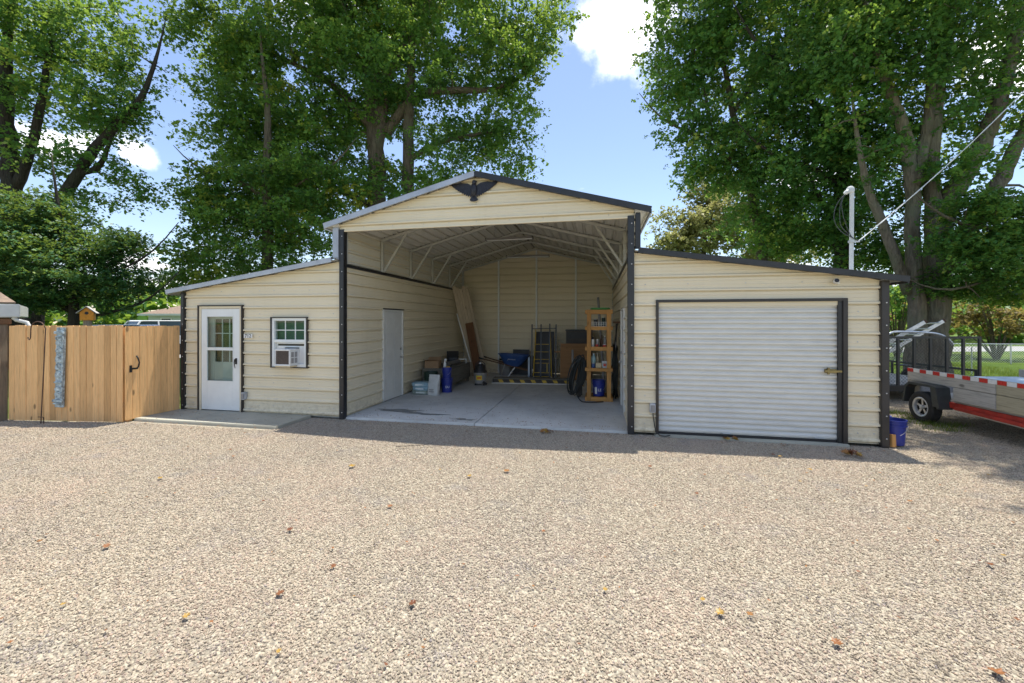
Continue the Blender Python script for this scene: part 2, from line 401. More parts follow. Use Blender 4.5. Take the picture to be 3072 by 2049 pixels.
M['leaf'] = leaf_mat('green_leaves', [(0.0, (0.032, 0.108, 0.041)), (0.45, (0.088, 0.224, 0.047)), (0.8, (0.166, 0.322, 0.058)), (1.0, (0.390, 0.428, 0.068))])
M['leafmaple'] = leaf_mat('maple_leaves', [(0.0, (0.037, 0.126, 0.043)), (0.5, (0.084, 0.242, 0.062)), (0.85, (0.156, 0.336, 0.062)), (1.0, (0.357, 0.441, 0.084))])
M['leafdark'] = leaf_mat('dark_layered_leaves', [(0.0, (0.029, 0.091, 0.041)), (0.5, (0.056, 0.161, 0.065)), (0.9, (0.112, 0.242, 0.071)), (1.0, (0.242, 0.323, 0.080))], 0.3)
M['leafpale'] = leaf_mat('pale_yellow_green_leaves', [(0.0, (0.15, 0.18, 0.06)), (0.5, (0.28, 0.29, 0.11)), (1.0, (0.42, 0.38, 0.17))], 0.4, (0.40, 0.42, 0.12))
M['leafbrown'] = leaf_mat('brown_shrub_leaves', [(0.0, (0.10, 0.085, 0.035)), (0.5, (0.20, 0.16, 0.06)), (1.0, (0.34, 0.25, 0.09))], 0.4, (0.42, 0.34, 0.08))
M['grass'] = leaf_mat('grass_blades', [(0.0, (0.05, 0.10, 0.015)), (0.5, (0.10, 0.17, 0.025)), (1.0, (0.22, 0.24, 0.05))], 0.3)
M['deadleaf'] = leaf_mat('dry_fallen_leaf', [(0.0, (0.16, 0.06, 0.03)), (0.5, (0.30, 0.13, 0.05)), (1.0, (0.42, 0.27, 0.06))], 0.2, (0.4, 0.2, 0.05))
def stone_mat():
    t = NT('limestone_chips'); oi = t.n.new('ShaderNodeObjectInfo'); gp = t.n.new('ShaderNodeNewGeometry')
    c1 = t.ramp(oi.outputs['Random'], [(0.0, (0.22, 0.185, 0.14)), (0.2, (0.345, 0.295, 0.225)), (0.6, (0.415, 0.36, 0.275)), (0.88, (0.49, 0.43, 0.335)), (0.95, (0.39, 0.29, 0.22)), (1.0, (0.26, 0.235, 0.225))])
    n = t.noise(gp.outputs['Position'], 0.9, 3, 0.6)
    c1 = t.mix(t.ramp(n, [(0.45, (0, 0, 0)), (0.75, (.5, .5, .5))]), c1, (0.47, 0.36, 0.28))
    n2 = t.noise(gp.outputs['Position'], 2.1, 3, 0.6)
    c1 = t.mix(t.ramp(n2, [(0.56, (0, 0, 0)), (0.75, (.4, .4, .4))]), c1, (0.24, 0.24, 0.25))
    n3 = t.noise(gp.outputs['Position'], 0.33, 4, 0.65)
    c1 = t.mix(1.0, c1, t.ramp(n3, [(0.3, (0.92, 0.91, 0.92)), (0.5, (1.04, 1.02, 1.0)), (0.72, (1.14, 1.11, 1.06))]), 'MULTIPLY')
    t.set(c1, 0.85, 0, 0.25); return t.m
M['stone'] = stone_mat()
def gravel_ground():
    t = NT('gravel_bed'); v = t.vec()
    cells = t.voro(v, 46, 'F1', 'Color'); dist = t.voro(v, 46, 'F1', 'Distance')
    sep = t.n.new('ShaderNodeSeparateColor'); t.link(cells, sep.inputs[0])
    c1 = t.ramp(sep.outputs[0], [(0.0, (0.27, 0.235, 0.18)), (0.4, (0.42, 0.375, 0.285)), (0.8, (0.53, 0.48, 0.37)), (1.0, (0.40, 0.33, 0.26))])
    c1 = t.mix(t.ramp(dist, [(0.35, (0, 0, 0)), (0.75, (.8, .8, .8))]), c1, (0.24, 0.21, 0.165))
    t.set(c1, 0.9, 0, 0.2); t.bump(t.math('SUBTRACT', 1.0, dist), 1.0, 0.02); return t.m
M['gravelbed'] = gravel_ground()
def lawn_mat():
    t = NT('lawn'); v = t.vec()
    n1 = t.noise(v, 0.25, 5, 0.6); n2 = t.noise(v, 6, 5, 0.7); n3 = t.noise(v, 60, 3, 0.7)
    col = t.ramp(n1, [(0.3, (0.075, 0.14, 0.022)), (0.55, (0.12, 0.19, 0.03)), (0.8, (0.22, 0.23, 0.06))])
    col = t.mix(t.math('MULTIPLY', n2, 0.6), col, (0.06, 0.11, 0.02))
    t.set(col, 0.9, 0, 0.15); t.bump(n3, 1.0, 0.05); return t.m
M['lawn'] = lawn_mat()
M['road'] = plain('pale_asphalt', (0.33, 0.33, 0.32), 0.85, 0, 0.12, 2)

# ------------------------------------------------------------------ ground
def sheet(name, pts, z, m, kind='structure', cuts=None):
    mb = MB(); mb.add([(x, y, z) for x, y in pts], [tuple(range(len(pts)))])
    return obj(name, mb, m, kind=kind)
sheet('lawn', [(-400, -400), (400, -400), (400, 400), (-400, 400)], -0.06, M['lawn'])
GRAVEL = [(-26, -26), (24, -26), (24, 5.5), (15, 6.4), (9.0, 7.2), (4.0, 8.0), (-8.4, 8.0), (-8.4, 0.0), (-8.6, -1.0), (-11, -1.3), (-26, -2.0)]
sheet('gravel_yard', GRAVEL, -0.022, M['gravelbed'])
road_a, road_b = at(2400, 1056, 25.0), at(3300, 1053, 27.0)
dv = (road_b-road_a).normalized(); nv = Vector((-dv.y, dv.x, 0))
sheet('road', [((road_a-dv*40)+nv*k).to_2d() for k in (0,)]+[((road_b+dv*60)).to_2d(), (road_b+dv*60+nv*4.6).to_2d(), (road_a-dv*40+nv*4.6).to_2d()], -0.052, M['road'])

# loose stones: real chips scattered over the part of the yard in front of the camera
def pt_in(poly, x, y):
    c = False; j = len(poly)-1
    for i in range(len(poly)):
        xi, yi = poly[i]; xj, yj = poly[j]
        if (yi > y) != (yj > y) and x < (xj-xi)*(y-yi)/(yj-yi)+xi: c = not c
        j = i
    return c
def gravel_stones():
    st = 0.25; vs = []; fs = []; dens = []
    for iy in range(int(-6.75/st), int(6.4/st)):
        y = (iy+.5)*st
        for ix in range(int(-13.5/st), int(11/st)):
            x = (ix+.5)*st
            if not (-(y+7.19)*1.95-0.8 < x < (y+7.19)*0.86+0.9): continue
            if not pt_in(GRAVEL, x, y): continue
            if -4.85 < x < 0.66 and y > 0.02: continue
            if (-8.5 < x < -4.8 or 0.6 < x < 4.25) and y > 0.05: continue
            if -8.55 < x < -5.4 and y > -0.9: continue
            b = len(vs); vs += [(x-st/2, y-st/2, -0.02), (x+st/2, y-st/2, -0.02), (x+st/2, y+st/2, -0.02), (x-st/2, y+st/2, -0.02)]
            fs.append((b, b+1, b+2, b+3)); dens.append(4300 if y < -3.2 else (3600 if y < 0.6 else 2000))
    for x0, x1, y0, y1, z, dn in ((-4.7, .5, .03, .35, .026, 60), (-4.7, .5, .35, 1.6, .026, 8), (-8.5, -5.45, -.88, -.65, .036, 50), (-8.5, -5.45, -.65, -.05, .036, 10)):
        b = len(vs); vs += [(x0, y0, z), (x1, y0, z), (x1, y1, z), (x0, y1, z)]; fs.append((b, b+1, b+2, b+3)); dens.append(dn)
    me = bpy.data.meshes.new('gravel_stones'); me.from_pydata(vs, [], fs)
    a = me.attributes.new('dens', 'FLOAT', 'FACE'); a.data.foreach_set('value', dens)
    o = link('gravel_stones', me, M['stone'], kind='stuff')
    tag(o, 'pale grey and beige crushed stone covering the yard', 'gravel')
    ng = bpy.data.node_groups.new('scatter_stones', 'GeometryNodeTree')
    ng.interface.new_socket('Geometry', in_out='INPUT', socket_type='NodeSocketGeometry')
    ng.interface.new_socket('Geometry', in_out='OUTPUT', socket_type='NodeSocketGeometry')
    N, L = ng.nodes, ng.links
    gi, go = N.new('NodeGroupInput'), N.new('NodeGroupOutput')
    dp = N.new('GeometryNodeDistributePointsOnFaces')
    na = N.new('GeometryNodeInputNamedAttribute'); na.data_type = 'FLOAT'; na.inputs['Name'].default_value = 'dens'
    L.new(gi.outputs[0], dp.inputs['Mesh']); L.new(na.outputs['Attribute'], dp.inputs['Density']); dp.inputs['Seed'].default_value = 4
    jo = N.new('GeometryNodeJoinGeometry')
    for k in range(5):
        ic = N.new('GeometryNodeMeshIcoSphere'); ic.inputs['Radius'].default_value = 1.0; ic.inputs['Subdivisions'].default_value = 2
        nz = N.new('ShaderNodeTexNoise'); nz.noise_dimensions = '4D'; nz.inputs['W'].default_value = k*3.7; nz.inputs['Scale'].default_value = 0.9; nz.inputs['Detail'].default_value = 2
        po = N.new('GeometryNodeInputPosition'); L.new(po.outputs[0], nz.inputs['Vector'])
        sb = N.new('ShaderNodeVectorMath'); sb.operation = 'SUBTRACT'; sb.inputs[1].default_value = (.5, .5, .5); L.new(nz.outputs['Color'], sb.inputs[0])
        sc = N.new('ShaderNodeVectorMath'); sc.operation = 'SCALE'; sc.inputs['Scale'].default_value = 2.4; L.new(sb.outputs[0], sc.inputs[0])
        sp = N.new('GeometryNodeSetPosition'); L.new(ic.outputs['Mesh'], sp.inputs['Geometry']); L.new(sc.outputs[0], sp.inputs['Offset'])
        ss = N.new('GeometryNodeSetShadeSmooth'); ss.inputs['Shade Smooth'].default_value = False; L.new(sp.outputs[0], ss.inputs['Geometry'])
        sm = N.new('GeometryNodeSetMaterial'); sm.inputs['Material'].default_value = M['stone']; L.new(ss.outputs[0], sm.inputs['Geometry'])
        g2 = N.new('GeometryNodeGeometryToInstance'); L.new(sm.outputs[0], g2.inputs[0]); L.new(g2.outputs[0], jo.inputs[0])
    io = N.new('GeometryNodeInstanceOnPoints'); io.inputs['Pick Instance'].default_value = True
    L.new(dp.outputs['Points'], io.inputs['Points']); L.new(jo.outputs[0], io.inputs['Instance'])
    ri = N.new('FunctionNodeRandomValue'); ri.data_type = 'INT'; L.new(ri.outputs['Value'] if False else [s for s in ri.outputs if s.type == 'INT'][0], io.inputs['Instance Index'])
    for s_ in ri.inputs:
        if s_.type == 'INT' and s_.name == 'Min': s_.default_value = 0
        if s_.type == 'INT' and s_.name == 'Max': s_.default_value = 4
    rr = N.new('FunctionNodeRandomValue'); rr.data_type = 'FLOAT_VECTOR'
    rr.inputs[0].default_value = (0, 0, 0); rr.inputs[1].default_value = (6.28, 6.28, 6.28); rr.inputs['Seed'].default_value = 3
    L.new(rr.outputs[0], io.inputs['Rotation'])
    rs = N.new('FunctionNodeRandomValue'); rs.data_type = 'FLOAT_VECTOR'
    rs.inputs[0].default_value = (0.0045, 0.0045, 0.0034); rs.inputs[1].default_value = (0.0108, 0.0108, 0.008); rs.inputs['Seed'].default_value = 9
    L.new(rs.outputs[0], io.inputs['Scale'])
    L.new(io.outputs[0], go.inputs[0])
    md = o.modifiers.new('scatter', 'NODES'); md.node_group = ng
    return o
gravel_stones()

# ------------------------------------------------------------------ the metal building
XL0, XC0, XC1, XR1, DEP = -8.46, -4.80, 0.60, 4.20, 7.4
XM = (XC0+XC1)/2
def r_main(x): return 3.72+0.265*((XC1-XC0)/2-abs(x-XM))
def r_left(x): return 2.49+0.145*(x-XL0)
def r_right(x): return 2.49+0.145*(XR1-x)
barn = thing('metal_building', 'cream ribbed metal garage with open tall centre bay, roll-up door and two lean-tos', 'garage')

PITCH = 0.2286
def profile(vmax, off=0.05):
    pts = [(0.0, 0.0)]; c = off
    while c-0.04 < vmax:
        for dv_, n in ((-0.040, 0), (-0.037, -.020), (-0.022, -.020), (-0.014, .028), (0.010, .028), (0.030, 0), (0.070, 0), (0.078, .004), (0.088, 0), (0.136, 0), (0.144, .004), (0.154, 0)):
            if 0.001 < c+dv_ < vmax-0.001: pts.append((c+dv_, n))
        c += PITCH
    pts.append((vmax, 0.0)); return pts
def prof_n(pts, v):
    for (a, na_), (b, nb) in zip(pts, pts[1:]):
        if a <= v <= b: return na_+(nb-na_)*(v-a)/max(b-a, 1e-6)
    return 0.0
def siding(name, P0, U, V, N, vmax, ext, m, holes=(), parent=None, off=0.05):
    P0, U, V, N = Vector(P0), Vector(U).normalized(), Vector(V).normalized(), Vector(N).normalized()
    base = profile(vmax, off); vs_ = sorted(set([p[0] for p in base]+[h for q in holes for h in q[2:4] if 0 < h < vmax]))
    pts = [(v, prof_n(base, v)) for v in vs_]; mb = MB()
    P = lambda u, v, n: P0+U*u+V*v+N*n
    for (v0, n0), (v1, n1) in zip(pts, pts[1:]):
        vm = (v0+v1)/2; a0, a1 = ext(v0); b0, b1 = ext(v1)
        cuts = [(h[0], h[1]) for h in holes if h[2] < vm < h[3]]
        cuts.sort(); segs = []; lo = None
        for c0, c1 in cuts: segs.append((lo, c0)); lo = c1
        segs.append((lo, None))
        for s0, s1 in segs:
            q = [a0 if s0 is None else s0, a1 if s1 is None else s1, b1 if s1 is None else s1, b0 if s0 is None else s0]
            if q[1] <= q[0]+1e-4 and q[2] <= q[3]+1e-4: continue
            mb.add([P(q[0], v0, n0), P(q[1], v0, n0), P(q[2], v1, n1), P(q[3], v1, n1)], [(0, 1, 2, 3)])
    me = bpy.data.meshes.new(name); me.from_pydata(mb.v, [], mb.f); me.update()
    return link(name, me, m, parent or barn)
def flat(a, b): return lambda v: (a, b)
Z0 = 0.025
W_L, W_C, W_R = XC0-XL0, XC1-XC0, XR1-XC1
def clip_left(v):
    z = Z0+v; return (max(0.0, (z-2.47)/0.145), W_L)
def clip_right(v):
    z = Z0+v; return (0.0, min(W_R, W_R-(z-2.47)/0.145))
fl = siding('wall', (XL0, 0, Z0), (1,0,0), (0,0,1), (0,-1,0), 2.99-Z0, clip_left, M['siding'],
            [(0.44, 1.47, 0, 2.165-Z0), (2.16, 2.95, 0.955-Z0, 1.925-Z0)])
fr = siding('wall', (XC1, 0, Z0), (1,0,0), (0,0,1), (0,-1,0), 2.99-Z0, clip_right, M['siding'], [(0.36, 3.08, 0, 2.19-Z0)])
def clip_gable(v):
    z = 3.58+v; k = max(0.0, (z-3.70)/0.265); return (k, W_C-k)
gb = siding('gable', (XC0, -0.03, 3.58), (1,0,0), (0,0,1), (0,-1,0), 4.41-3.58, clip_gable, M['siding'], off=0.10)
def clip_back(v):
    z = Z0+v; k = max(0.0, (z-3.74)/0.265); return (k, W_C-k)
siding('back_wall', (XC0, DEP, Z0), (1,0,0), (0,0,1), (0,-1,0), 4.45-Z0, clip_back, M['siding'])
siding('side_wall', (XC0+0.06, 0, Z0), (0,1,0), (0,0,1), (1,0,0), 2.90-Z0, flat(0, DEP), M['siding'], [(1.47, 2.47, 0, 2.13-Z0)])
siding('side_wall', (XC1-0.06, 0, Z0), (0,1,0), (0,0,1), (-1,0,0), 2.90-Z0, flat(0, DEP), M['siding'], [(1.20, 2.20, 0, 2.13-Z0)])
siding('upper_side_wall', (XC0, 0, 2.95), (0,1,0), (0,0,1), (1,0,0), 3.70-2.95, flat(0, DEP), M['liner'])
siding('upper_side_wall', (XC1, 0, 2.95), (0,1,0), (0,0,1), (-1,0,0), 3.70-2.95, flat(0, DEP), M['liner'])
siding('outer_wall', (XL0, 0, Z0), (0,1,0), (0,0,1), (-1,0,0), 2.47-Z0, flat(0, DEP), M['siding'])
siding('outer_wall', (XR1, 0, Z0), (0,1,0), (0,0,1), (1,0,0), 2.47-Z0, flat(0, DEP), M['siding'])
siding('back_wall', (XL0, DEP, Z0), (1,0,0), (0,0,1), (0,1,0), 2.99-Z0, clip_left, M['siding'])
siding('back_wall', (XC1, DEP, Z0), (1,0,0), (0,0,1), (0,1,0), 2.99-Z0, clip_right, M['siding'])
# roofs: ribs run front to back
YF, YB = -0.14, DEP+0.14
def roof(name, x0, z0, x1, z1, m):
    d = Vector((x1-x0, 0, z1-z0)); Ln = d.length; d.normalize(); n = Vector((-d.z, 0, d.x))
    if n.z < 0: n = -n
    return siding(name, (x0, 0, z0), (0,1,0), d, n, Ln, flat(YF, YB), m)
ov = 0.26
roof('roof', XC0-ov, r_main(XC0-ov)+.004, XM, r_main(XM)+.004, M['ceiling'])
roof('roof', XC1+ov, r_main(XC1+ov)+.004, XM, r_main(XM)+.004, M['ceiling'])
roof('lean_to_roof', XL0-ov, r_left(XL0-ov)+.004, XC0, r_left(XC0)+.004, M['roof'])
roof('lean_to_roof', XR1+ov-.04, r_right(XR1+ov-.04)+.004, XC1, r_right(XC1)+.004, M['roof'])
mb = MB()
for s_ in (-1, 1):
    mb.beam((XM, YF, r_main(XM)+.03), (XM, YB, r_main(XM)+.03), 0.02, 0.02)
    mb.beam((XM+s_*.10, YF-.004, r_main(XM+.10)+.028), (XM+s_*.10, YB, r_main(XM+.10)+.028), 0.20, 0.006, up=(s_*.256, 0, .967))
obj('ridge_cap', mb, M['black'], barn)
def fascia(name, x0, z0, x1, z1, m, h=0.095):
    mb = MB()
    mb.beam((x0, YF-.012, z0), (x1, YF-.012, z1), 0.022, h, up=(0,0,1))
    n = Vector((-(z1-z0), 0, x1-x0)).normalized()
    if n.z < 0: n = -n
    mb.beam(Vector((x0, YF+.05, z0))+n*(h/2+.002), Vector((x1, YF+.05, z1))+n*(h/2+.002), 0.15, 0.005, up=n)
    return obj(name, mb, m, barn, bevel=0.004)
e = 0.004
fascia('fascia', XC0-ov, r_main(XC0-ov)+.005, XM-e, r_main(XM-e)+.005, M['sheen_box_grey'])
fascia('fascia', XM+e, r_main(XM+e)+.005, XC1+ov, r_main(XC1+ov)+.005, M['black'])
fascia('fascia', XL0-ov, r_left(XL0-ov)+.005, XC0-.10, r_left(XC0-.10)+.005, M['sheen_box_grey'], 0.085)
fascia('fascia', XC1+.06, r_right(XC1+.06)+.005, XR1+ov-.04, r_right(XR1+ov-.04)+.005, M['black'], 0.085)
# eave drip edges along the sides
for nm, x, z, m in (('eave_trim', XC0-ov, r_main(XC0-ov), 'sheen_box_grey'), ('eave_trim', XC1+ov, r_main(XC1+ov), 'black'),
                    ('eave_trim', XL0-ov, r_left(XL0-ov), 'sheen_box_grey'), ('eave_trim', XR1+ov-.04, r_right(XR1+ov-.04), 'black')):
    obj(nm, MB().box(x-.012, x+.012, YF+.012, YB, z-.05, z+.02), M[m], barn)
# soffit returns under the tall eaves and upper corner trims
obj('corner_trim', MB().box(XC0-.125, XC0-.003, -.075, .02, 3.06, 3.64), M['sheen_box_grey'], barn, bevel=.006)
obj('corner_trim', MB().box(XC1+.024, XC1+.105, -.075, .06, 3.06, 3.64), M['black'], barn, bevel=.006)
siding('upper_outer_wall', (XC0-.012, 0, 3.03), (0,1,0), (0,0,1), (-1,0,0), 0.66, flat(0, DEP), M['siding'])
siding('upper_outer_wall', (XC1+.012, 0, 3.03), (0,1,0), (0,0,1), (1,0,0), 0.66, flat(0, DEP), M['siding'])
# corner posts
def post(x0, x1, z1, m, y0=-.055, y1=.06, screws=True):
    p = obj('corner_post', MB().box(x0, x1, y0, y1, -0.01, z1), m, barn, bevel=.006)
    if screws:
        mb = MB(); z = 0.12
        while z < z1-.1:
            mb.lathe([(.011, 0), (.011, .004), (.006, .008)], 7, Matrix.Translation(((x0+x1)/2+.012, y0, z)) @ Matrix.Rotation(R(90), 4, 'X')); z += 0.335
        obj('screws', mb, M['steel'], p, kind='stuff')
    return p
post(XC0-.002, XC0+.098, 3.60, M['black'])
post(XC1-.098, XC1+.006, 3.60, M['black'])
post(XL0-.008, XL0+.075, r_left(XL0)-.03, M['black'])
post(XR1-.075, XR1+.03, r_right(XR1)-.03, M['brownblack'])
obj('header_trim', MB().box(XC0+.1, XC1-.1, -.052, -.006, 3.555, 3.583), M['siding'], barn, bevel=.004)
for x, s_ in ((XC0+.06, 1), (XC1-.06, -1)):
    obj('wall_cap', MB().box(min(x-.066*s_, x+.026*s_), max(x-.066*s_, x+.026*s_), 0.06, DEP-.01, 2.895, 2.955), M['black'], barn, bevel=.004)
# siding screws
def wall_screws(parent, xs, zs, y, ok=lambda x, z: True):
    mb = MB()
    for x in xs:
        for z in zs:
            if ok(x, z): mb.lathe([(.010, 0), (.010, .003), (.005, .007)], 6, Matrix.Translation((x+random.uniform(-.01, .01), y, z)) @ Matrix.Rotation(R(90), 4, 'X'))
    obj('screws', mb, M['steel'], parent, kind='stuff')
zs_ = [Z0+.05+.10+k*PITCH*2 for k in range(7)]
wall_screws(fl, [-8.2, -7.5, -6.6, -6.28, -5.48, -4.95], zs_+[0.07], -.001, lambda x, z: z < r_left(x)-.12 and not (-8.06 < x < -6.96 and z < 2.2) and not (-6.34 < x < -5.46 and .9 < z < 1.97))
wall_screws(fr, [.78, 1.45, 2.3, 3.1, 3.85, 4.05], zs_+[0.07], -.001, lambda x, z: z < r_right(x)-.12 and not (.9 < x < 3.72 and z < 2.24))
wall_screws(gb, [-4.3, -3.7, -3.1, -2.6, -2.1, -1.5, -.9, -.3, .2], [3.63], -.031)
wall_screws(gb, [-3.4, -2.1, -.8], [3.96, 4.28], -.031, lambda x, z: z < r_main(x)-.08)

# bow frames with knee braces
for i, y in enumerate((0.10, 1.5, 2.98, 4.45, 5.92, DEP-.07)):
    t = 0.058
    top = lambda x: r_main(x)-0.055
    xa, xb = XC0+.05, XC1-.05
    mb = MB(); zs0 = 2.955 if i < 5 else 0.0
    mb.box(xa-t/2, xa+t/2, y-t/2, y+t/2, zs0, top(xa)); mb.box(xb-t/2, xb+t/2, y-t/2, y+t/2, zs0, top(xb))
    mb.beam((xa-t/2, y, top(xa-t/2)), (XM-.14, y, top(XM-.14)), t, t)
    mb.beam((xb+t/2, y, top(xb+t/2)), (XM+.14, y, top(XM+.14)), t, t)
    mb.beam((XM-.15, y, top(XM-.14)-.003), (XM, y, top(XM-.03)-.008), t*.99, t); mb.beam((XM+.15, y, top(XM+.14)-.003), (XM, y, top(XM-.03)-.008), t*.99, t)
    bow = obj('bow_frame', mb, M['frame'], barn, bevel=.006)
    if 0 < i < 5:
        for x, s_ in ((xa, 1), (xb, -1)):
            mb = MB(); mb.beam((x+s_*.035, y+.01, 2.97), (x+s_*.58, y+.01, top(x+s_*.58)-.02), .045, .045, up=(0,1,0))
            obj('knee_brace', mb, M['frame'], bow, bevel=.004)
    mb = MB()
    for k in range(24):
        x = XC0+.12+k*.225
        mb.lathe([(.012, 0), (.012, .01)], 6, Matrix.Translation((x, y-.04, r_main(x)-.022)))
    obj('bolts', mb, M['iron'], bow, kind='stuff')
for x in (-3.43, -2.07, -0.70):
    obj('wall_post', MB().box(x-.029, x+.029, DEP-.082, DEP-.024, 0.0, r_main(x)-.07 if x != -2.07 else r_main(x)-.09), M['white'], barn, bevel=.005)

# concrete floor in two pours, and the pad by the side door
fl_root = bpy.data.objects.new('garage_floor', None); COL.objects.link(fl_root); fl_root['kind'] = 'structure'
obj('slab', MB().box(XC0+.06, -2.156, 0.02, DEP, -.12, 0.022), M['concrete'], fl_root, bevel=.006)
obj('slab', MB().box(-2.144, XC1-.06, 0.02, DEP, -.12, 0.020), M['concrete'], fl_root, bevel=.006)
def blob(name, cx, cy, rx, ry, z, m, seed, parent, n=40):
    rr = random.Random(seed); ph = [rr.uniform(0, 6.28) for _ in range(6)]
    pts = []
    for k in range(n):
        a = 2*math.pi*k/n; q = 1+sum(math.sin(a*(j+2)+ph[j])*.16 for j in range(5))
        pts.append((cx+rx*q*math.cos(a), cy+ry*q*math.sin(a), z))
    mb = MB(); mb.add(pts+[(cx, cy, z)], [(k, (k+1) % n, n) for k in range(n)])
    return obj(name, mb, m, parent)
blob('wet_stain', -3.95, 0.75, .48, .13, .0245, M['stain'], 5, fl_root)
blob('wet_stain', -3.25, 0.56, .34, .07, .0245, M['stain'], 8, fl_root)
blob('wet_stain', -2.45, 0.28, .20, .07, .0245, M['stain'], 9, fl_root)
pad = obj('door_pad', MB().box(-8.53, -5.43, -0.90, -0.002, -.10, 0.032), M['pad'], bevel=.012, kind='structure')
obj('apron_edge', MB().box(.93, 3.70, -.09, .30, -.1, 0.012), M['pad'], fl_root, bevel=.006)
# lean-to floors and dim room behind the glazed door and window
obj('room_floor', MB().box(XL0+.02, XC0-.02, 0.1, DEP-.02, -.1, .02), M['concrete'], fl_root)
obj('room_floor', MB().box(XC1+.02, XR1-.02, 0.31, DEP-.02, -.1, .015), M['concrete'], fl_root)
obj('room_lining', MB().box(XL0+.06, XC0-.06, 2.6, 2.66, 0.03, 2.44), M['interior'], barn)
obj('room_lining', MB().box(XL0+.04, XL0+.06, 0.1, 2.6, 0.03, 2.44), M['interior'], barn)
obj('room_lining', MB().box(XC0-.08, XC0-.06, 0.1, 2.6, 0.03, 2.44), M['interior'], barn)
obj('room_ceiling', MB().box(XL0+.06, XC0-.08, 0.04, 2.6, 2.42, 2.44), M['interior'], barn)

# glazed storm door with a second door behind it
sd = bpy.data.objects.new('storm_door', None); COL.objects.link(sd); sd.parent = barn
sd['label'] = 'white storm door with two tall panes'
def ring(x0, x1, z0, z1, w, y0, y1, bottom=True):
    mb = MB(); mb.box(x0, x0+w, y0, y1, z0, z1); mb.box(x1-w, x1, y0, y1, z0, z1); mb.box(x0+w, x1-w, y0, y1, z1-w, z1)
    if bottom: mb.box(x0+w, x1-w, y0, y1, z0, z0+w)
    return mb
obj('outer_trim', ring(-8.045, -6.97, .03, 2.185, .022, -.056, .03, False), M['brownblack'], sd)
obj('jamb', ring(-8.022, -6.993, .03, 2.162, .05, -.038, .10, False), M['siding'], sd, bevel=.004)
mb = MB(); x0, x1, z0, z1 = -7.968, -7.047, .05, 2.105; gx0, gx1 = -7.83, -7.205
mb.box(x0, gx0, -.03, .0, z0, z1); mb.box(gx1, x1, -.03, .0, z0, z1)
for a, b in ((z0, .64), (1.265, 1.32), (1.95, z1)): mb.box(gx0, gx1, -.03, .0, a, b)
obj('leaf', mb, M['white'], sd, bevel=.003)
for a, b in ((.64, 1.265), (1.32, 1.95)):
    obj('pane', MB().box(gx0+.002, gx1-.002, -.018, -.012, a+.002, b-.002), M['glass'], sd)
    obj('pane_bead', ring(gx0-.014, gx1+.014, a-.014, b+.014, .016, -.036, -.0301), M['white'], sd, bevel=.002)
mb = MB(); mb.tube([(-7.125, -.03, 1.09), (-7.125, -.07, 1.085), (-7.118, -.085, 1.03), (-7.118, -.08, .96), (-7.128, -.055, .91)], [.010, .012, .010, .008, .005], 8)
mb.box(-7.145, -7.105, -.04, -.0301, .99, 1.11)
obj('handle', mb, M['iron'], sd, smooth=True)
# inner door
idr = bpy.data.objects.new('inner_door', None); COL.objects.link(idr); idr.parent = barn
mb = MB(); ix0, ix1, iz0, iz1 = -7.74, -7.20, 1.02, 1.90
mb.box(-7.96, ix0, .06, .10, .05, 2.1); mb.box(ix1, -7.05, .06, .10, .05, 2.1); mb.box(ix0, ix1, .06, .10, .05, iz0); mb.box(ix0, ix1, .06, .10, iz1, 2.1)
obj('leaf', mb, M['dooriv'], idr, bevel=.004)
mb = MB()
for k in (1, 2): mb.box(ix0+(ix1-ix0)*k/3-.009, ix0+(ix1-ix0)*k/3+.009, .064, .078, iz0, iz1)
for k in (1, 2): mb.box(ix0, ix1, .066, .076, iz0+(iz1-iz0)*k/3-.009, iz0+(iz1-iz0)*k/3+.009)
obj('muntins', mb, M['white'], idr)
obj('pane', MB().box(ix0, ix1, .083, .087, iz0, iz1), M['glass'], idr)
mb = MB(); n = 40
vs = [(ix0-.05+(ix1-ix0+.02)*k/n, .135+.012*math.sin(k*1.3), z) for z in (1.0, 1.78) for k in range(n+1)]
mb.add(vs, [(k, k+1, n+2+k, n+1+k) for k in range(n)])
obj('curtain', mb, M['fabricbeige'], idr, smooth=True)

# sash window
wd = bpy.data.objects.new('window', None); COL.objects.link(wd); wd.parent = barn
obj('outer_trim', ring(-6.315, -5.495, .94, 1.94, .02, -.056, .03), M['brownblack'], wd)
mb = ring(-6.295, -5.515, .96, 1.92, .055, -.035, .06); mb.box(-6.24, -5.57, -.034, .05, 1.44, 1.495)
obj('frame', mb, M['white'], wd, bevel=.004)
obj('upper_pane', MB().box(-6.24, -5.57, .012, .016, 1.495, 1.865), M['glass'], wd)
mb = MB()
for k in (1, 2): mb.box(-6.24+.67*k/3-.008, -6.24+.67*k/3+.008, 0, .01, 1.495, 1.865)
mb.box(-6.24, -5.57, .001, .009, 1.672, 1.688)
obj('muntins', mb, M['white'], wd)
mb = ring(-6.235, -5.575, 1.34, 1.44, .03, .02, .045); obj('raised_sash', mb, M['white'], wd, bevel=.003)
obj('lower_pane', MB().box(-6.205, -5.605, .03, .034, 1.36, 1.42), M['glass'], wd)
obj('filler_panel', MB().box(-5.72, -5.575, .025, .04, 1.015, 1.345), M['whiteplastic'], wd)
obj('filler_panel', MB().box(-6.235, -6.05, .025, .04, 1.015, 1.345), M['whiteplastic'], wd)
mb = MB()
for k in range(16): mb.box(-6.26, -5.55, .085+.003*(k % 2), .09+.003*(k % 2), 1.5+k*.023, 1.5+k*.023+.019)
obj('blind', mb, M['tealblind'], wd)
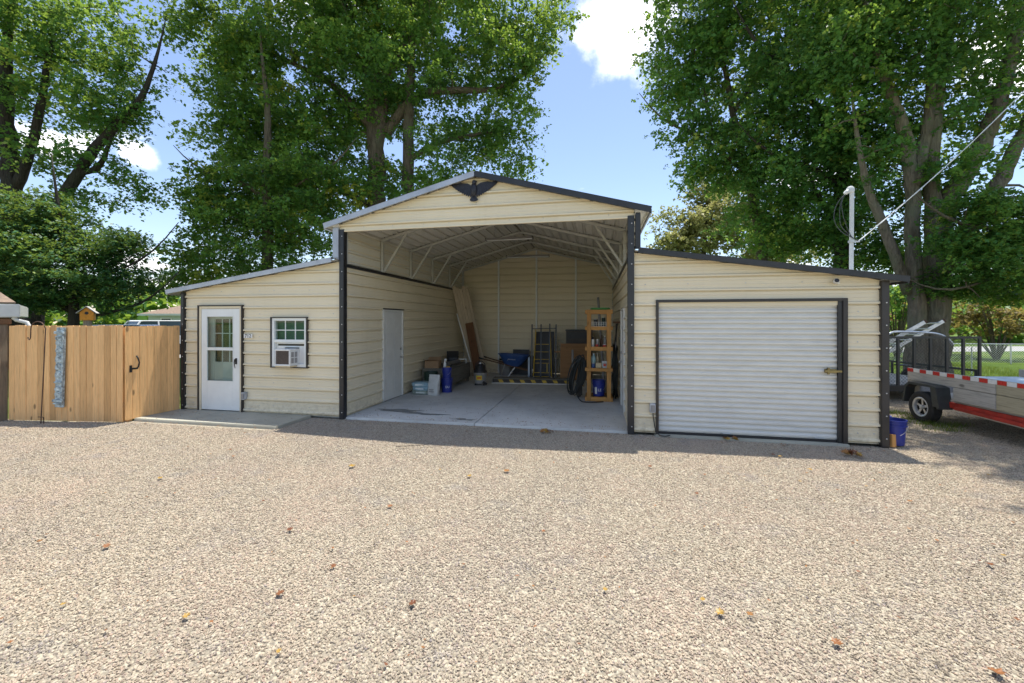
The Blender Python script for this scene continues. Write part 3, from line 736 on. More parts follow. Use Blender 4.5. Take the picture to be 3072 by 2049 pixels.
# six-panel doors on the inner side walls
def side_door(x, y0, y1, s_, nm_label):
    d = bpy.data.objects.new('panel_door', None); COL.objects.link(d); d.parent = barn; d['label'] = nm_label
    xa = x-.03*s_
    def bx(ya, yb, za, zb, d0, d1): return MB().box(min(xa+d0*s_, xa+d1*s_), max(xa+d0*s_, xa+d1*s_), ya, yb, za, zb)
    mb = bx(y0, y0+.04, .03, 2.12, .0, .062)
    for q in (bx(y1-.04, y1, .03, 2.12, .0, .062), bx(y0+.04, y1-.04, 2.08, 2.12, .0, .062)): mb.add(q.v, q.f)
    obj('jamb', mb, M['dooriv'], d, bevel=.004)
    obj('leaf', bx(y0+.042, y1-.042, .035, 2.078, .0, .036), M['dooriv'], d)
    w = y1-y0-.084
    for za, zb in ((.22, .80), (.95, 1.58), (1.70, 1.93)):
        for q in (0, 1):
            ya = y0+.042+w*(.13+.42*q); yb = ya+w*.32
            obj('panel', bx(ya, yb, za, zb, .034, .046), M['dooriv'], d, bevel=.011)
    yk = y1-.042-.07
    mbk = MB(); Mx = Matrix.Translation((xa+.036*s_, yk, .98)) @ Matrix.Rotation(R(90)*s_, 4, 'Y')
    mbk.lathe([(.030, 0), (.030, .008), (.012, .012), (.011, .035), (.027, .042), (.029, .058), (.018, .07)], 14, Mx)
    obj('knob', mbk, M['steel'], d, smooth=True)
    mbk = MB(); mbk.lathe([(.028, 0), (.028, .018), (.02, .024)], 14, Matrix.Translation((xa+.036*s_, yk, 1.18)) @ Matrix.Rotation(R(90)*s_, 4, 'Y'))
    obj('deadbolt', mbk, M['steel'], d, smooth=True)
side_door(XC0+.06, 1.475, 2.465, 1, 'off-white six-panel door in the left inner wall')
side_door(XC1-.06, 1.205, 2.195, -1, 'off-white door in the right inner wall')
obj('door_drip', MB().box(XC0+.06, XC0+.10, 1.45, 2.49, 2.125, 2.15), M['black'], barn)

# roll-up door
ru = bpy.data.objects.new('roll_up_door', None); COL.objects.link(ru); ru.parent = barn; ru['label'] = 'white corrugated steel roll-up door'
mb = MB(); mb.box(.949, .991, -.05, .05, -.01, 2.205); mb.box(3.63, 3.695, -.05, .05, -.01, 2.205); mb.box(.991, 3.63, -.05, .05, 2.162, 2.205)
obj('frame', mb, M['brownblack'], ru, bevel=.004)
mb = MB(); mb.box(3.575, 3.63, -.028, .008, .0, 2.16); obj('guide', mb, M['black'], ru)
mb = MB(); P_ = [(0, 0), (.006, .010), (.016, .010), (.024, -.020), (.052, -.020), (.074, 0), (.0835, 0)]
vs = [(x, .032+y, z) for z, y in P_ for x in (.993, 3.60)]
mb.add(vs, [(2*i, 2*i+1, 2*i+3, 2*i+2) for i in range(len(P_)-1)])
slat_me = bpy.data.meshes.new('slat'); slat_me.from_pydata(mb.v, [], mb.f); slat_me.update()
for k in range(25): link('slat', slat_me, M['curtain'], ru, loc=(0, 0, .052+k*.0835))
obj('head_stop', MB().box(.991, 3.63, -.012, .028, 2.10, 2.162), M['siding'], ru)
obj('bottom_bar', MB().box(.993, 3.60, .004, .05, .016, .052), M['black'], ru, bevel=.004)
for x in (2.02, 3.33):
    mb = MB(); mb.tube([(x-.07, .01, .075), (x-.06, -.02, .077), (x+.06, -.02, .077), (x+.07, .01, .075)], .008, 7)
    obj('lift_handle', mb, M['steel'], ru, smooth=True)
mb = MB(); mb.box(3.40, 3.57, -.006, .008, 1.07, 1.13); mb.box(3.39, 3.62, -.046, -.0285, 1.085, 1.115); mb.box(3.43, 3.46, -.04, -.006, 1.05, 1.15)
obj('latch', mb, M['brass'], ru, bevel=.004)
obj('sill', MB().box(.95, 3.69, -.06, -.004, -.02, .016), M['pad'], ru, bevel=.004)
# number, boxes, lead
obj('number_plate', MB().box(-6.945, -6.745, -.034, -.0295, 1.518, 1.60), M['whiteplastic'], barn)
me = text_mesh('house_number', '712', 0.10); o = link('house_number', me, M['ink'], barn, loc=(-6.845, -.036, 1.558), rot=(R(90), 0, 0))
o['label'] = 'black house number 712'
def outlet(x, z, lab):
    o = obj('outlet_box', MB().box(x-.045, x+.045, -.085, -.003, z-.075, z+.075), M['sheen_box_grey'], barn, bevel=.01); o['label'] = lab
    obj('cover', MB().box(x-.03, x+.03, -.094, -.086, z-.055, z+.05), M['greytub'], o, bevel=.004); return o
outlet(-6.925, .36, 'small grey outlet box beside the storm door')
outlet(.895, .44, 'grey outlet box beside the roll-up door')
mb = MB(); mb.tube([(.90, -.06, .37), (.905, -.05, .30), (.925, -.055, .16), (.94, -.06, .06), (1.0, -.10, .012), (1.08, -.12, .008), (1.16, -.09, .02)], .008, 7)
obj('lead', mb, M['blackplastic'], barn, smooth=True)

# ------------------------------------------------------------------ things on the building front
ea = thing('eagle_plaque', 'dark cast-metal eagle with spread wings mounted on the gable', 'eagle plaque', (-2.13, -.05, 4.19))
FX = Matrix.Rotation(R(90), 4, 'X')                    # local xy -> world xz, depth towards -y
def wing(s_):
    root = obj('wing', MB().prism([(s_*x, y) for x, y in ((.03, .06), (.12, .115), (.24, .13), (.34, .115), (.44, .12), (.40, .07), (.30, .0), (.20, -.06), (.10, -.10), (.04, -.10))], FX, .018), M['bronze'], ea, bevel=.004)
    tips = [(.06, -.135), (.10, -.125), (.14, -.11), (.18, -.09), (.22, -.065), (.26, -.04), (.30, -.015), (.34, .015), (.38, .05), (.41, .08), (.435, .112)]
    for k, (tx, ty) in enumerate(tips):
        bx_, by_ = .05+.29*k/10, .03+.075*k/10
        d = Vector((tx-bx_, ty-by_)); n = Vector((-d.y, d.x)).normalized()*.016
        p = [(bx_+n.x, by_+n.y), (bx_-n.x, by_-n.y), (tx-n.x*.9-d.x*.08, ty-n.y*.9-d.y*.08), (tx, ty), (tx+n.x*.9-d.x*.08, ty+n.y*.9-d.y*.08)]
        obj('feather', MB().prism([(s_*a, b) for a, b in p], Matrix.Translation((0, -.014-.0015*(k % 3), 0)) @ FX, .012), M['bronze'], root, bevel=.003)
wing(-1); wing(1)
mb = MB(); mb.lathe([(.008, -.13), (.045, -.09), (.060, -.02), (.052, .05), (.034, .10)], 16, Matrix.Translation((0, -.03, 0)) @ Matrix.Scale(.7, 4, (0, 1, 0)))
obj('body', mb, M['bronze'], ea, smooth=True)
mb = MB(); mb.lathe([(.01, .07), (.036, .09), (.040, .12), (.028, .148), (.008, .156)], 14, Matrix.Translation((.012, -.045, 0)))
mb.tube([(.035, -.06, .125), (.062, -.07, .118), (.072, -.07, .098)], [.016, .011, .003], 8)
obj('head', mb, M['bronze'], ea, smooth=True)
for k in range(9):
    a = R(-40+10*k); mb = MB()
    mb.prism([(-.012, 0), (.012, 0), (.017, -.12), (0, -.135), (-.017, -.12)], Matrix.Translation((.0, -.018-.002*(k % 2), -.085)) @ Matrix.Rotation(a*.75, 4, 'Y') @ FX, .014)
    obj('tail_feather', mb, M['bronze'], ea, bevel=.003)

sc_ = thing('security_camera', 'small white security camera with black lens under the right lean-to eave', 'camera', (3.56, -.02, 2.45))
obj('base', MB().box(-.03, .03, -.02, .0, -.03, .035), M['whiteplastic'], sc_, bevel=.006)
mb = MB(); mb.lathe([(.030, 0), (.036, .01), (.036, .075), (.030, .085)], 16, Matrix.Translation((-.03, -.015, 0)) @ Matrix.Rotation(R(80), 4, 'X') @ Matrix.Rotation(R(-12), 4, 'Y'))
obj('housing', mb, M['whiteplastic'], sc_, smooth=True)
mb = MB(); mb.lathe([(.0, .0), (.030, .0), (.028, .008), (.0, .012)], 16, Matrix.Translation((-.048, -.098, .015)) @ Matrix.Rotation(R(80), 4, 'X') @ Matrix.Rotation(R(-12), 4, 'Y'), cap=False)
obj('lens', mb, M['blackplastic'], sc_, smooth=True)

ac = thing('air_conditioner', 'white window air conditioner with brown fins jutting from the sash window', 'air conditioner', (-5.885, -.12, 1.0))
mb = MB(); y0, y1 = -.12, .20
for a in ((-.168, .168, y0, y1, 0.0, .03), (-.168, .168, y0, y1, .29, .32), (-.168, -.148, y0, y1, .03, .29), (.14, .168, y0, y1, .03, .29), (-.148, .14, y1-.03, y1, .03, .29)): mb.box(*a)
obj('case', mb, M['whiteplastic'], ac, bevel=.006)
mb = MB()
for k in range(15): mb.box(-.148, .14, y0+.012, y0+.017, .034+k*.0172, .044+k*.0172)
for k in range(10): mb.box(-.146+.03*k, -.142+.03*k, y0+.018, y0+.026, .03, .29)
obj('fins', mb, M['screen'], ac)
obj('coil', MB().box(-.148, .14, y0+.045, y0+.06, .03, .29), M['screen'], ac)
for zc in (.05, .165):
    for yc in (-.05, .045): obj('side_vent', MB().box(.1682, .1702, yc-.036, yc+.036, zc, zc+.10), M['greytub'], ac)
obj('bracket', MB().box(-.16, .16, -.11, .10, -.028, -.002), M['cream'], ac)

# white service mast with its drop cables
ms = thing('service_mast', 'white conduit mast standing up through the right lean-to roof', 'utility mast', (3.98, .42, 2.45))
obj('pipe', MB().tube([(0, 0, 0), (0.005, 0, .8), (.01, 0, 1.46)], .029, 16), M['mastgrey'], ms, smooth=True)
mb = MB(); mb.lathe([(.05, 0), (.055, .03), (.05, .07), (.03, .095), (.005, .10)], 16, Matrix.Translation((-.012, 0, 1.46)))
mb.lathe([(.03, 0), (.045, .03), (.03, .05)], 12, Matrix.Translation((-.05, -.01, 1.455)) @ Matrix.Rotation(R(-60), 4, 'Y'))
obj('weather_head', mb, M['mastgrey'], ms, smooth=True)
mb = MB(); mb.lathe([(.044, 0), (.044, .035)], 16, Matrix.Translation((.003, 0, .66))); mb.box(.04, .11, -.02, .02, .662, .69)
obj('clamp', mb, M['steel'], ms)
mb = MB(); mb.lathe([(.11, 0), (.05, .04), (.041, .09)], 16, Matrix.Translation((0, 0, .10))); obj('flashing', mb, M['black'], ms, smooth=True)
for k, (dx, zl) in enumerate(((-.26, 1.0), (-.17, .92), (-.13, 1.05))):
    pts = [(-.07, -.01, 1.45), (-.12+dx*.35, -.02, 1.33), (dx, -.02, zl+.12), (dx+.01, -.01, zl), (dx+.10, 0, .84), (-.03, -.045, .74), (.05, -.045, .70), (.11, 0, .675)]
    q = []
    for i in range(len(pts)-1):
        for t in (0, .33, .66): q.append(Vector(pts[i]).lerp(Vector(pts[i+1]), t))
    q.append(Vector(pts[-1])); q = [sum((q[max(0, min(len(q)-1, i+j))] for j in (-2, -1, 0, 1, 2)), Vector())/5 for i in range(len(q))]
    obj('drip_loop', MB().tube(q, .005, 6), M['fender'], ms, smooth=True)
far = at(3360, -50, 9.0)
p0 = Vector((3.98+.10, .42, 2.45+.68)); mb = MB()
for ph in (0, 1):
    q = []
    for i in range(61):
        t = i/60; p = p0.lerp(far, t); p.z -= 1.0*t*(1-t); p += Vector((0, .005*math.sin(i*.9+ph*3.14), .005*math.cos(i*.9+ph*3.14))); q.append(p)
    mb.tube(q, .006, 6)
o = obj('service_drop_cable', mb, M['mastgrey'], smooth=True); tag(o, 'twisted pale service cable rising from the white mast to upper right', 'cable')

# ------------------------------------------------------------------ fence, gate, things on it
FA, FB, FG = Vector((-10.86, -1.34, 0)), Vector((-8.56, -1.05, 0)), Vector((-8.50, -.05, 0))
def board_run(root, A, B, n, zt, zb, face, name='board', m='fence', gap=.004, seed=1, dogear=False):
    rr = random.Random(seed); d = (B-A); Ln = d.length; d.normalize(); ang = math.atan2(d.y, d.x); w = Ln/n
    meshes = []
    for q in range(3):
        h = zt-zb+(q-1)*.006; mb = MB(); a = w-gap
        mb.prism([(0, 0), (a, 0), (a, h-.012), (a-.012, h), (.012, h), (0, h-.012)], Matrix.Rotation(R(90), 4, 'X'), .018)
        meshes.append(mb.mesh(name, .0025))
    for k in range(n):
        p = A+d*(w*k+gap/2)+Vector((0, 0, zb))
        link(name, meshes[rr.randrange(3)], M[m], root, loc=(p-root.location)+Vector((-d.y, d.x, 0))*rr.uniform(-.003, .003), rot=(rr.uniform(-.004, .004), 0, ang))
fe = thing('wooden_fence', 'tall fence of new vertical cedar boards left of the building', 'fence', FA)
board_run(fe, FA, FB, 19, 1.775, .0, -1, seed=3)
d = (FB-FA); L_ = d.length; dn = d.normalized(); nb = Vector((-dn.y, dn.x, 0))
for z in (.3, .95, 1.55):
    obj('rail', MB().beam(nb*.045+Vector((0, 0, z)), nb*.045+d+Vector((0, 0, z)), .038, .085), M['fence'], fe)
for k in (.02, .5, .98):
    p = d*k+nb*.12; obj('post', MB().box(p.x-.045, p.x+.045, p.y-.045, p.y+.045, -.05, 1.74), M['fence'], fe)
ga = thing('wooden_gate', 'cedar board gate with black latch between fence and building', 'gate', FB)
dg_ = (FG-FB); board_run(ga, FB+dg_*.012, FG, 8, 1.765, .02, -1, seed=8)
ng_ = Vector((-dg_.y, dg_.x, 0)).normalized()
for z in (.3, 1.5): obj('rail', MB().beam(ng_*.045+Vector((0, 0, z))+dg_*.03, ng_*.045+dg_*.98+Vector((0, 0, z)), .038, .085), M['fence'], ga)
fo = -ng_
def gp(t, z, o_=.03): v = dg_*t+fo*o_; return Vector((v.x, v.y, z))
mb = MB(); mb.tube([gp(.20, 1.20, .02), gp(.20, 1.17, .05), gp(.215, 1.08, .068), gp(.205, .99, .055), gp(.19, .96, .02)], [.012, .013, .011, .013, .012], 8)
mb.beam(gp(.08, .965, .026), gp(.22, .965, .026), .012, .03, up=(0,0,1)); mb.beam(gp(.10, .90, .026), gp(.10, 1.03, .026), .04, .01, up=(1, 0, 0))
obj('latch', mb, M['iron'], ga, smooth=False)

de = thing('carved_wall_strip', 'tall weathered strip with flaking turquoise and white paint hung on the fence', 'wall decoration', Vector((-9.775, -1.228, .26)), rot=(0, R(1.5), math.atan2(d.y, d.x)))
obj('backboard', MB().box(-.085, .085, -.04, -.01, .0, 1.48), M['weathered'], de, bevel=.006)
obj('side_strip', MB().box(.055, .085, -.062, -.041, .12, 1.36), M['weathered'], de, bevel=.006)
for z, w, h in ((1.36, .10, .05), (1.30, .085, .02), (.10, .105, .05), (.45, .08, .03), (.06, .085, .03)):
    obj('moulding', MB().box(-w, w, -.075, -.041, z, z+h), M['weathered'], de, bevel=.008)
for k, (z, h) in enumerate(((1.16, .10), (1.02, .10), (.56, .11), (.70, .11), (.84, .12), (.22, .07), (.31, .07))):
    mb = MB(); n = 10
    pts = [(-.075, 0)]+[(-.012-.063*math.cos(math.pi*i/n), h*.5+h*.5*math.sin(math.pi*i/n)) for i in range(n+1)]+[(.051, 0)]
    mb.prism(pts, Matrix.Translation((0, -.041, z)) @ FX, .016); obj('arch_relief', mb, M['weathered'], de, bevel=.003)
for k in range(5):
    mb = MB(); mb.box(-.08+.034*k, -.054+.034*k, -.062, -.041, 1.245, 1.295); obj('dentil', mb, M['weathered'], de, bevel=.004)
sh = thing('shepherd_hook', 'thin rusty shepherd hook staked before the fence', 'garden hook', (-9.98, -1.40, 0))
zt_ = 1.80
pts = [(0, 0, -.05), (.05, .01, .9), (.10, .01, 1.72)]+[(.10-.17*(1-math.cos(a)), 0, 1.72+.13*math.sin(a)) for a in [R(18*k) for k in range(1, 11)]]+[(-.245, 0, 1.64), (-.25, 0, 1.55), (-.275, 0, 1.515), (-.305, 0, 1.53), (-.31, 0, 1.56)]
obj('rod', MB().tube(pts, .0085, 7), M['rust'], sh, smooth=True)
obj('foot', MB().tube([(-.06, 0, .10), (.07, 0, .10), (.075, 0, -.03)], .008, 6), M['rust'], sh, smooth=True)

# porch corner of the neighbouring house at the far left
pc = at(62, 955, 9.0)
po = thing('porch_corner', 'brown-roofed porch corner with white gutter behind the fence at far left', 'porch', (pc.x, pc.y, 0), R(58))
cz = pc.z; ztop = cz+.30
obj('gutter', MB().box(-4, 0, -.14, 0, cz+.02, ztop), M['gutter'], po, bevel=.015)
obj('gutter_return', MB().box(-.13, -.005, .003, 2.5, cz+.03, ztop-.01), M['gutter'], po, bevel=.015)
obj('beam', MB().box(-4, -.16, .03, .2, cz-.17, cz+.018), M['darkbeam'], po, bevel=.008)
mb = MB(); mb.add([(-4, -.12, ztop+.01), (-.06, -.12, ztop+.01), (-.9, 2.5, ztop+.75), (-4, 2.5, ztop+.75), (-4, -.12, ztop+.04), (-.06, -.12, ztop+.04), (-.9, 2.5, ztop+.78), (-4, 2.5, ztop+.78)],
                  [(0, 1, 2, 3), (7, 6, 5, 4), (0, 4, 5, 1), (1, 5, 6, 2), (2, 6, 7, 3), (3, 7, 4, 0)])
obj('roof', mb, M['shingle'], po)
obj('porch_post', MB().box(-.34, -.20, .04, .18, -.06, cz-.172), M['darkbeam'], po)
obj('downspout', MB().tube([(-.10, -.05, cz+.02), (-.05, -.06, cz-.04), (.09, -.08, cz-.09), (.15, -.1, cz-.25), (.15, -.1, -.05)], .04, 10), M['gutter'], po, smooth=True)
op = thing('timber_post', 'old grey timber post at the left end of the cedar fence', 'post', (-11.0, -1.40, 0))
obj('post', MB().box(-.075, .075, -.075, .075, -.05, 1.80), M['oldpost'], op, bevel=.008)
obj('cap', MB().box(-.11, .11, -.11, .11, 1.80, 1.90), M['darkbeam'], op, bevel=.008)
bf = thing('side_board_panel', 'edge of an orange-brown board panel past the old post', 'fence', (-11.55, -1.55, 0))
for k in range(3): link('board', MB().box(0, .14, -.01, .01, 0, 1.75).mesh('board', .003), M['pine'], bf, loc=(.15*k, .02*k, 0))

bh = thing('birdhouse', 'yellow birdhouse on a brown post behind the fence', 'birdhouse', at(263, 975, 10.5)*1.0)
bh.location.z = 0; zb = 1.86+(963-955)/1254*10.5-.05
obj('pole', MB().tube([(0, 0, -.05), (0, 0, zb)], .085, 12), M['oldpost'], bh, smooth=True)
bz = zb; bw = .125
mb = MB(); mb.prism([(-bw, 0), (bw, 0), (bw, .20), (0, .33), (-bw, .20)], Matrix.Translation((0, -.10, bz)) @ Matrix.Rotation(R(90), 4, 'X') @ Matrix.Scale(-1, 4, (0, 0, 1)), .22)
bb = obj('box', mb, M['birdyellow'], bh, bevel=.004, rot=(0, 0, YAW+R(35)))
mb = MB(); mb.beam((0, 0, bz+.345), (bw+.06, 0, bz+.175), .30, .016, up=(0, 0, 1)); mb.beam((0, 0, bz+.345), (-bw-.06, 0, bz+.175), .30, .016, up=(0, 0, 1))
obj('roof', mb, M['greyplank'], bh, rot=(0, 0, YAW+R(35)))
mb = MB(); mb.lathe([(.036, 0), (.036, .008)], 16, Matrix.Translation((0, -.101, bz+.18)) @ Matrix.Rotation(R(90), 4, 'X')); obj('entrance', mb, M['ink'], bh, rot=(0, 0, YAW+R(35)))

# ------------------------------------------------------------------ buckets (several)
def bend_text(me, r, z):
    for v in me.vertices:
        a = v.co.x/r; rad = r+v.co.z
        v.co = Vector((rad*math.sin(a), -rad*math.cos(a), z+v.co.y))
def bucket(name, label, loc, mat='blue', h=.37, r0=.128, r1=.150, lid=False, face=0.0, word=None, group=None, handle=True, scale=1.0, upright=True):
    b = thing(name, label, 'bucket', loc, face, group); b.scale = (scale,)*3
    prof = [(r0-.01, 0), (r0, .006), (r0+(r1-r0)*.70, h*.74), (r1+.008, h*.745), (r1+.008, h*.775), (r1-.004, h*.78), (r1-.002, h*.86), (r1+.007, h*.865), (r1+.007, h*.885), (r1-.001, h*.89), (r1, h*.965), (r1+.008, h*.97), (r1+.008, h), (r1-.004, h)]
    inner = [(r1-.005, h-.004), (r0-.006, .012), (0.001, .012)]
    if lid: inner = [(r1-.012, h-.004), (r1-.02, h-.010), (0.001, h-.010)]
    mb = MB(); mb.lathe(prof+inner, 36); obj('shell', mb, M[mat], b, smooth=True)
    if handle:
        pts = [(math.cos(R(a))*(r1+.014), -math.sin(R(a))*.10-.02, h*.82-math.sin(R(a))*.17) for a in range(0, 181, 12)]
        obj('bail', MB().tube(pts, .003, 6), M['steel'], b, smooth=True)
    if word:
        for i, (tx, sz, z) in enumerate(word):
            me = text_mesh('lettering', tx, sz, .001); bend_text(me, r0+(r1-r0)*z/h*.95+.0022, z); link('lettering', me, M['white'], b)
    return b
bucket('blue_bucket', 'blue plastic bucket on the gravel against the right building corner', (4.40, .16, 0), face=R(-35), handle=True, scale=1.02)
lb = bpy.data.objects['blue_bucket']
mbl = MB()
n = 8; vs = []
for z in (.15, .22):
    for k in range(n+1):
        a = R(-62+22*k/n); rr_ = .1435 if z > .2 else .1405; vs.append((rr_*math.sin(a), -rr_*math.cos(a), z))
mbl.add(vs, [(k, k+1, n+2+k, n+1+k) for k in range(n)]); obj('label_patch', mbl, M['white'], lb)
bucket('blue_bucket', 'upside-stacked blue bucket half hidden behind the building corner', (4.39, .48, 0), face=R(20), handle=False)
wk = thing('wood_offcut', 'short orange wood offcut leaning at the right building corner', 'wood block', (4.285, -.035, 0), R(20))
obj('block', MB().box(-.035, .035, -.02, .02, 0, .185), M['pine'], wk, bevel=.003, rot=(R(-8), R(6), 0))

# ------------------------------------------------------------------ inside the open bay
SX, SY, FZ = -.22, 2.56, .022
sh_ = thing('lumber_shelf', 'tall narrow shelf unit of orange two-by-fours near the right inner wall', 'shelf', (SX, SY, FZ))
W_, D_, H_ = .54, .60, 2.10
for x in (0, W_-.09):
    for y in (0, D_-.04): obj('post', MB().box(x, x+.09, y, y+.038, 0, H_), M['pine'], sh_, bevel=.004)
for k, (z0, z1) in enumerate(((2.0, 2.095), (1.63, 1.715), (1.16, 1.25), (.69, .765), (.0, .10))):
    if k == 3: obj('rail', MB().box(-.02, W_+.03, -.04, -.002, z0, z1), M['pinex'], sh_, bevel=.004)
    else: obj('rail', MB().box(.092, W_-.092, .0, .036, z0, z1), M['pinex'], sh_, bevel=.004)
    obj('rail', MB().box(.092, W_-.092, D_-.038, D_-.002, z0, z1), M['pinex'], sh_, bevel=.004)
    obj('side_rail', MB().box(-.04, -.002, -.01, D_, z0, z1-.003), M['pinex'], sh_, bevel=.004)
    obj('side_rail', MB().box(W_+.002, W_+.04, -.01, D_, z0, z1-.003), M['pinex'], sh_, bevel=.004)
    if z0 > 0: obj('deck', MB().box(.0925, W_-.0925, .04, D_-.042, z1-.02, z1-.004), M['ply'], sh_)
    else: obj('deck', MB().box(.0925, W_-.0925, .04, D_-.042, .07, .086), M['ply'], sh_)
def on(x, y, z): return (SX+x, SY+y, FZ+z)
wb = thing('wire_basket', 'white wire basket on the upper tier of the lumber shelf', 'basket', on(.27, .16, 1.711))
mb = MB()
for z in (.006, .055, .10):
    mb.tube([(-.165, -.11, z), (.165, -.11, z), (.165, .11, z), (-.165, .11, z), (-.165, -.11, z)], .0045, 6)
for k in range(7):
    x = -.165+.055*k; mb.tube([(x, -.11, .10), (x, -.11, .006), (x, .11, .006), (x, .11, .10)], .004, 6)
obj('wires', mb, M['white'], wb)
def jar(name, label, cat, loc, prof, m, cap=None, capm=None, n=18, group=None):
    j = thing(name, label, cat, loc, 0, group); obj('body', MB().lathe(prof, n), M[m], j, smooth=True)
    if cap: obj('cap', MB().lathe(cap, n), M[capm], j, smooth=True)
    return j
def cyl(r, h, neck=None):
    p = [(r*.92, 0), (r, .008), (r, h*.93), (r*.94, h)]
    return p if not neck else [(r*.92, 0), (r, .008), (r, h*.66), (r*.9, h*.74), (neck, h*.86), (neck, h)]
def capp(r, z, h): return [(r, z), (r, z+h*.9), (r*.85, z+h)]
jar('dark_jar', 'dark jar behind the wire basket', 'jar', on(.20, .40, 1.711), cyl(.05, .16), 'blackplastic', capp(.045, .16, .02), 'steel')
jar('dark_jar', 'tall dark can at right behind the wire basket', 'can', on(.38, .42, 1.711), cyl(.045, .20), 'darkgreen', capp(.04, .20, .02), 'steel')
jar('spray_can', 'white spray can with dark cap on the second tier', 'spray can', on(.135, .12, 1.246), cyl(.033, .17), 'white', capp(.026, .17, .05), 'blackplastic')
jar('clear_jar', 'pale jar standing next to the white spray can', 'jar', on(.24, .16, 1.246), cyl(.04, .15), 'greytub', capp(.038, .15, .02), 'steel')
jar('red_tin', 'small red tin at the front of the second tier', 'tin', on(.225, .075, 1.246), cyl(.032, .055), 'redplastic')
jar('brown_bottle', 'slim brown bottle at the back of the second tier', 'bottle', on(.33, .26, 1.246), cyl(.033, .24, .013), 'rust', capp(.016, .24, .02), 'blackplastic')
jar('red_tin', 'low red and white tin on the right of the second tier', 'tin', on(.40, .10, 1.246), cyl(.04, .045), 'redplastic', capp(.041, .045, .012), 'white')
jar('grey_bottle', 'grey bottle with white cap at right rear of the second tier', 'bottle', on(.41, .3, 1.246), cyl(.036, .22, .015), 'greytub', capp(.018, .22, .025), 'white')
jar('cyan_jug', 'pale cyan jug on the third tier', 'jug', on(.15, .14, .762), [(.045, 0), (.052, .01), (.052, .22), (.04, .26), (.02, .28), (.02, .30)], 'cyanpl', capp(.024, .30, .025), 'white')
jar('cream_bottle', 'cream bottle behind the small carton', 'bottle', on(.235, .22, .762), cyl(.035, .30, .016), 'cream', capp(.02, .30, .03), 'greytub')
jar('dark_blue_can', 'short dark blue can before the cyan jug', 'can', on(.145, .07, .762), cyl(.04, .10), 'bluetub', capp(.04, .10, .01), 'steel')
ct = thing('small_carton', 'small cream carton on the third tier', 'box', on(.265, .10, .762)); obj('box', MB().box(-.065, .065, -.05, .05, 0, .115), M['cream'], ct, bevel=.004); obj('flap', MB().box(-.06, .06, -.045, .045, .116, .122), M['cardboard'], ct)
def sack(name, label, loc, rotz, sx, sy, sz, m, tilt=0, group=None, n=18, top=False):
    s = thing(name, label, 'bag', loc, rotz, group); mb = MB(); rr = random.Random(label); rows = 14
    vs = []
    for j in range(rows+1):
        v = j/rows
        for k in range(n):
            a = 2*math.pi*k/n; cx, cy = math.cos(a), math.sin(a)
            ex = .42; x = math.copysign(abs(cx)**ex, cx); y = math.copysign(abs(cy)**ex, cy)
            q = math.sin(math.pi*min(1, max(0, v)))**.33 if not top else (1 if v < .75 else 1-.12*(v-.75)*4)
            if top: yy = y*sy/2*(1.0 if v < .45 else max(.10, 1-(v-.45)*1.75)); xx = x*sx/2*(.9+.12*v)
            else: xx = x*sx/2*(.86+.14*q); yy = y*sy/2*(.86+.14*q)
            w = 1+rr.uniform(-.055, .055); vs.append((xx*w, yy*w+math.sin(tilt)*v*sz, v*sz*math.cos(tilt)+rr.uniform(-.006, .006)*(0 if j == 0 else 1)))
    fs = [(j*n+k, j*n+(k+1) % n, (j+1)*n+(k+1) % n, (j+1)*n+k) for j in range(rows) for k in range(n)]
    fs += [tuple(reversed(range(n))), tuple(rows*n+k for k in range(n))]
    mb.add(vs, fs); obj('sack', mb, M[m], s, smooth=True); return s
sk = sack('plastic_bag', 'small white printed bag at right on the third tier', on(.40, .11, .762), 0, .12, .11, .15, 'bagwhite', top=True)
obj('print', MB().box(-.03, .03, -.060, -.0565, .04, .10), M['redplastic'], sk, bevel=.001)
bk = bucket('blue_bucket', 'blue bucket with white lettering inside the foot of the lumber shelf', on(.27, .26, .088), face=R(8), word=[('LE', .085, .15)], handle=True, scale=1.0)
mbl = MB(); vs = []
for z in (.06, .22):
    for k in range(5):
        a = R(-48+22*k/4); rr_ = .1325+.022*z/.37+.001; vs.append((rr_*math.sin(a), -rr_*math.cos(a), z))
mbl.add(vs, [(k, k+1, 6+k, 5+k) for k in range(4)]); obj('label_patch', mbl, M['white'], bk)
gh = thing('green_hose_coil', 'flat coil of bright green hose on top of the lumber shelf', 'hose', on(.30, .26, 2.10))
pts = []
for i in range(97):
    a = 2*math.pi*i/32; r_ = .17+.012*math.sin(i*.7); pts.append((r_*math.cos(a)*1.25, r_*math.sin(a), .012+.012*(i//32)))
obj('hose', MB().tube(pts, .009, 6), M['green'], gh, smooth=True)
gpole = obj('grey_pole', MB().tube([(.20, 3.9, .03), (.04, 4.9, 2.52)], .035, 10), M['greytub'], smooth=True); tag(gpole, 'grey pole leaning up behind the lumber shelf', 'pole')

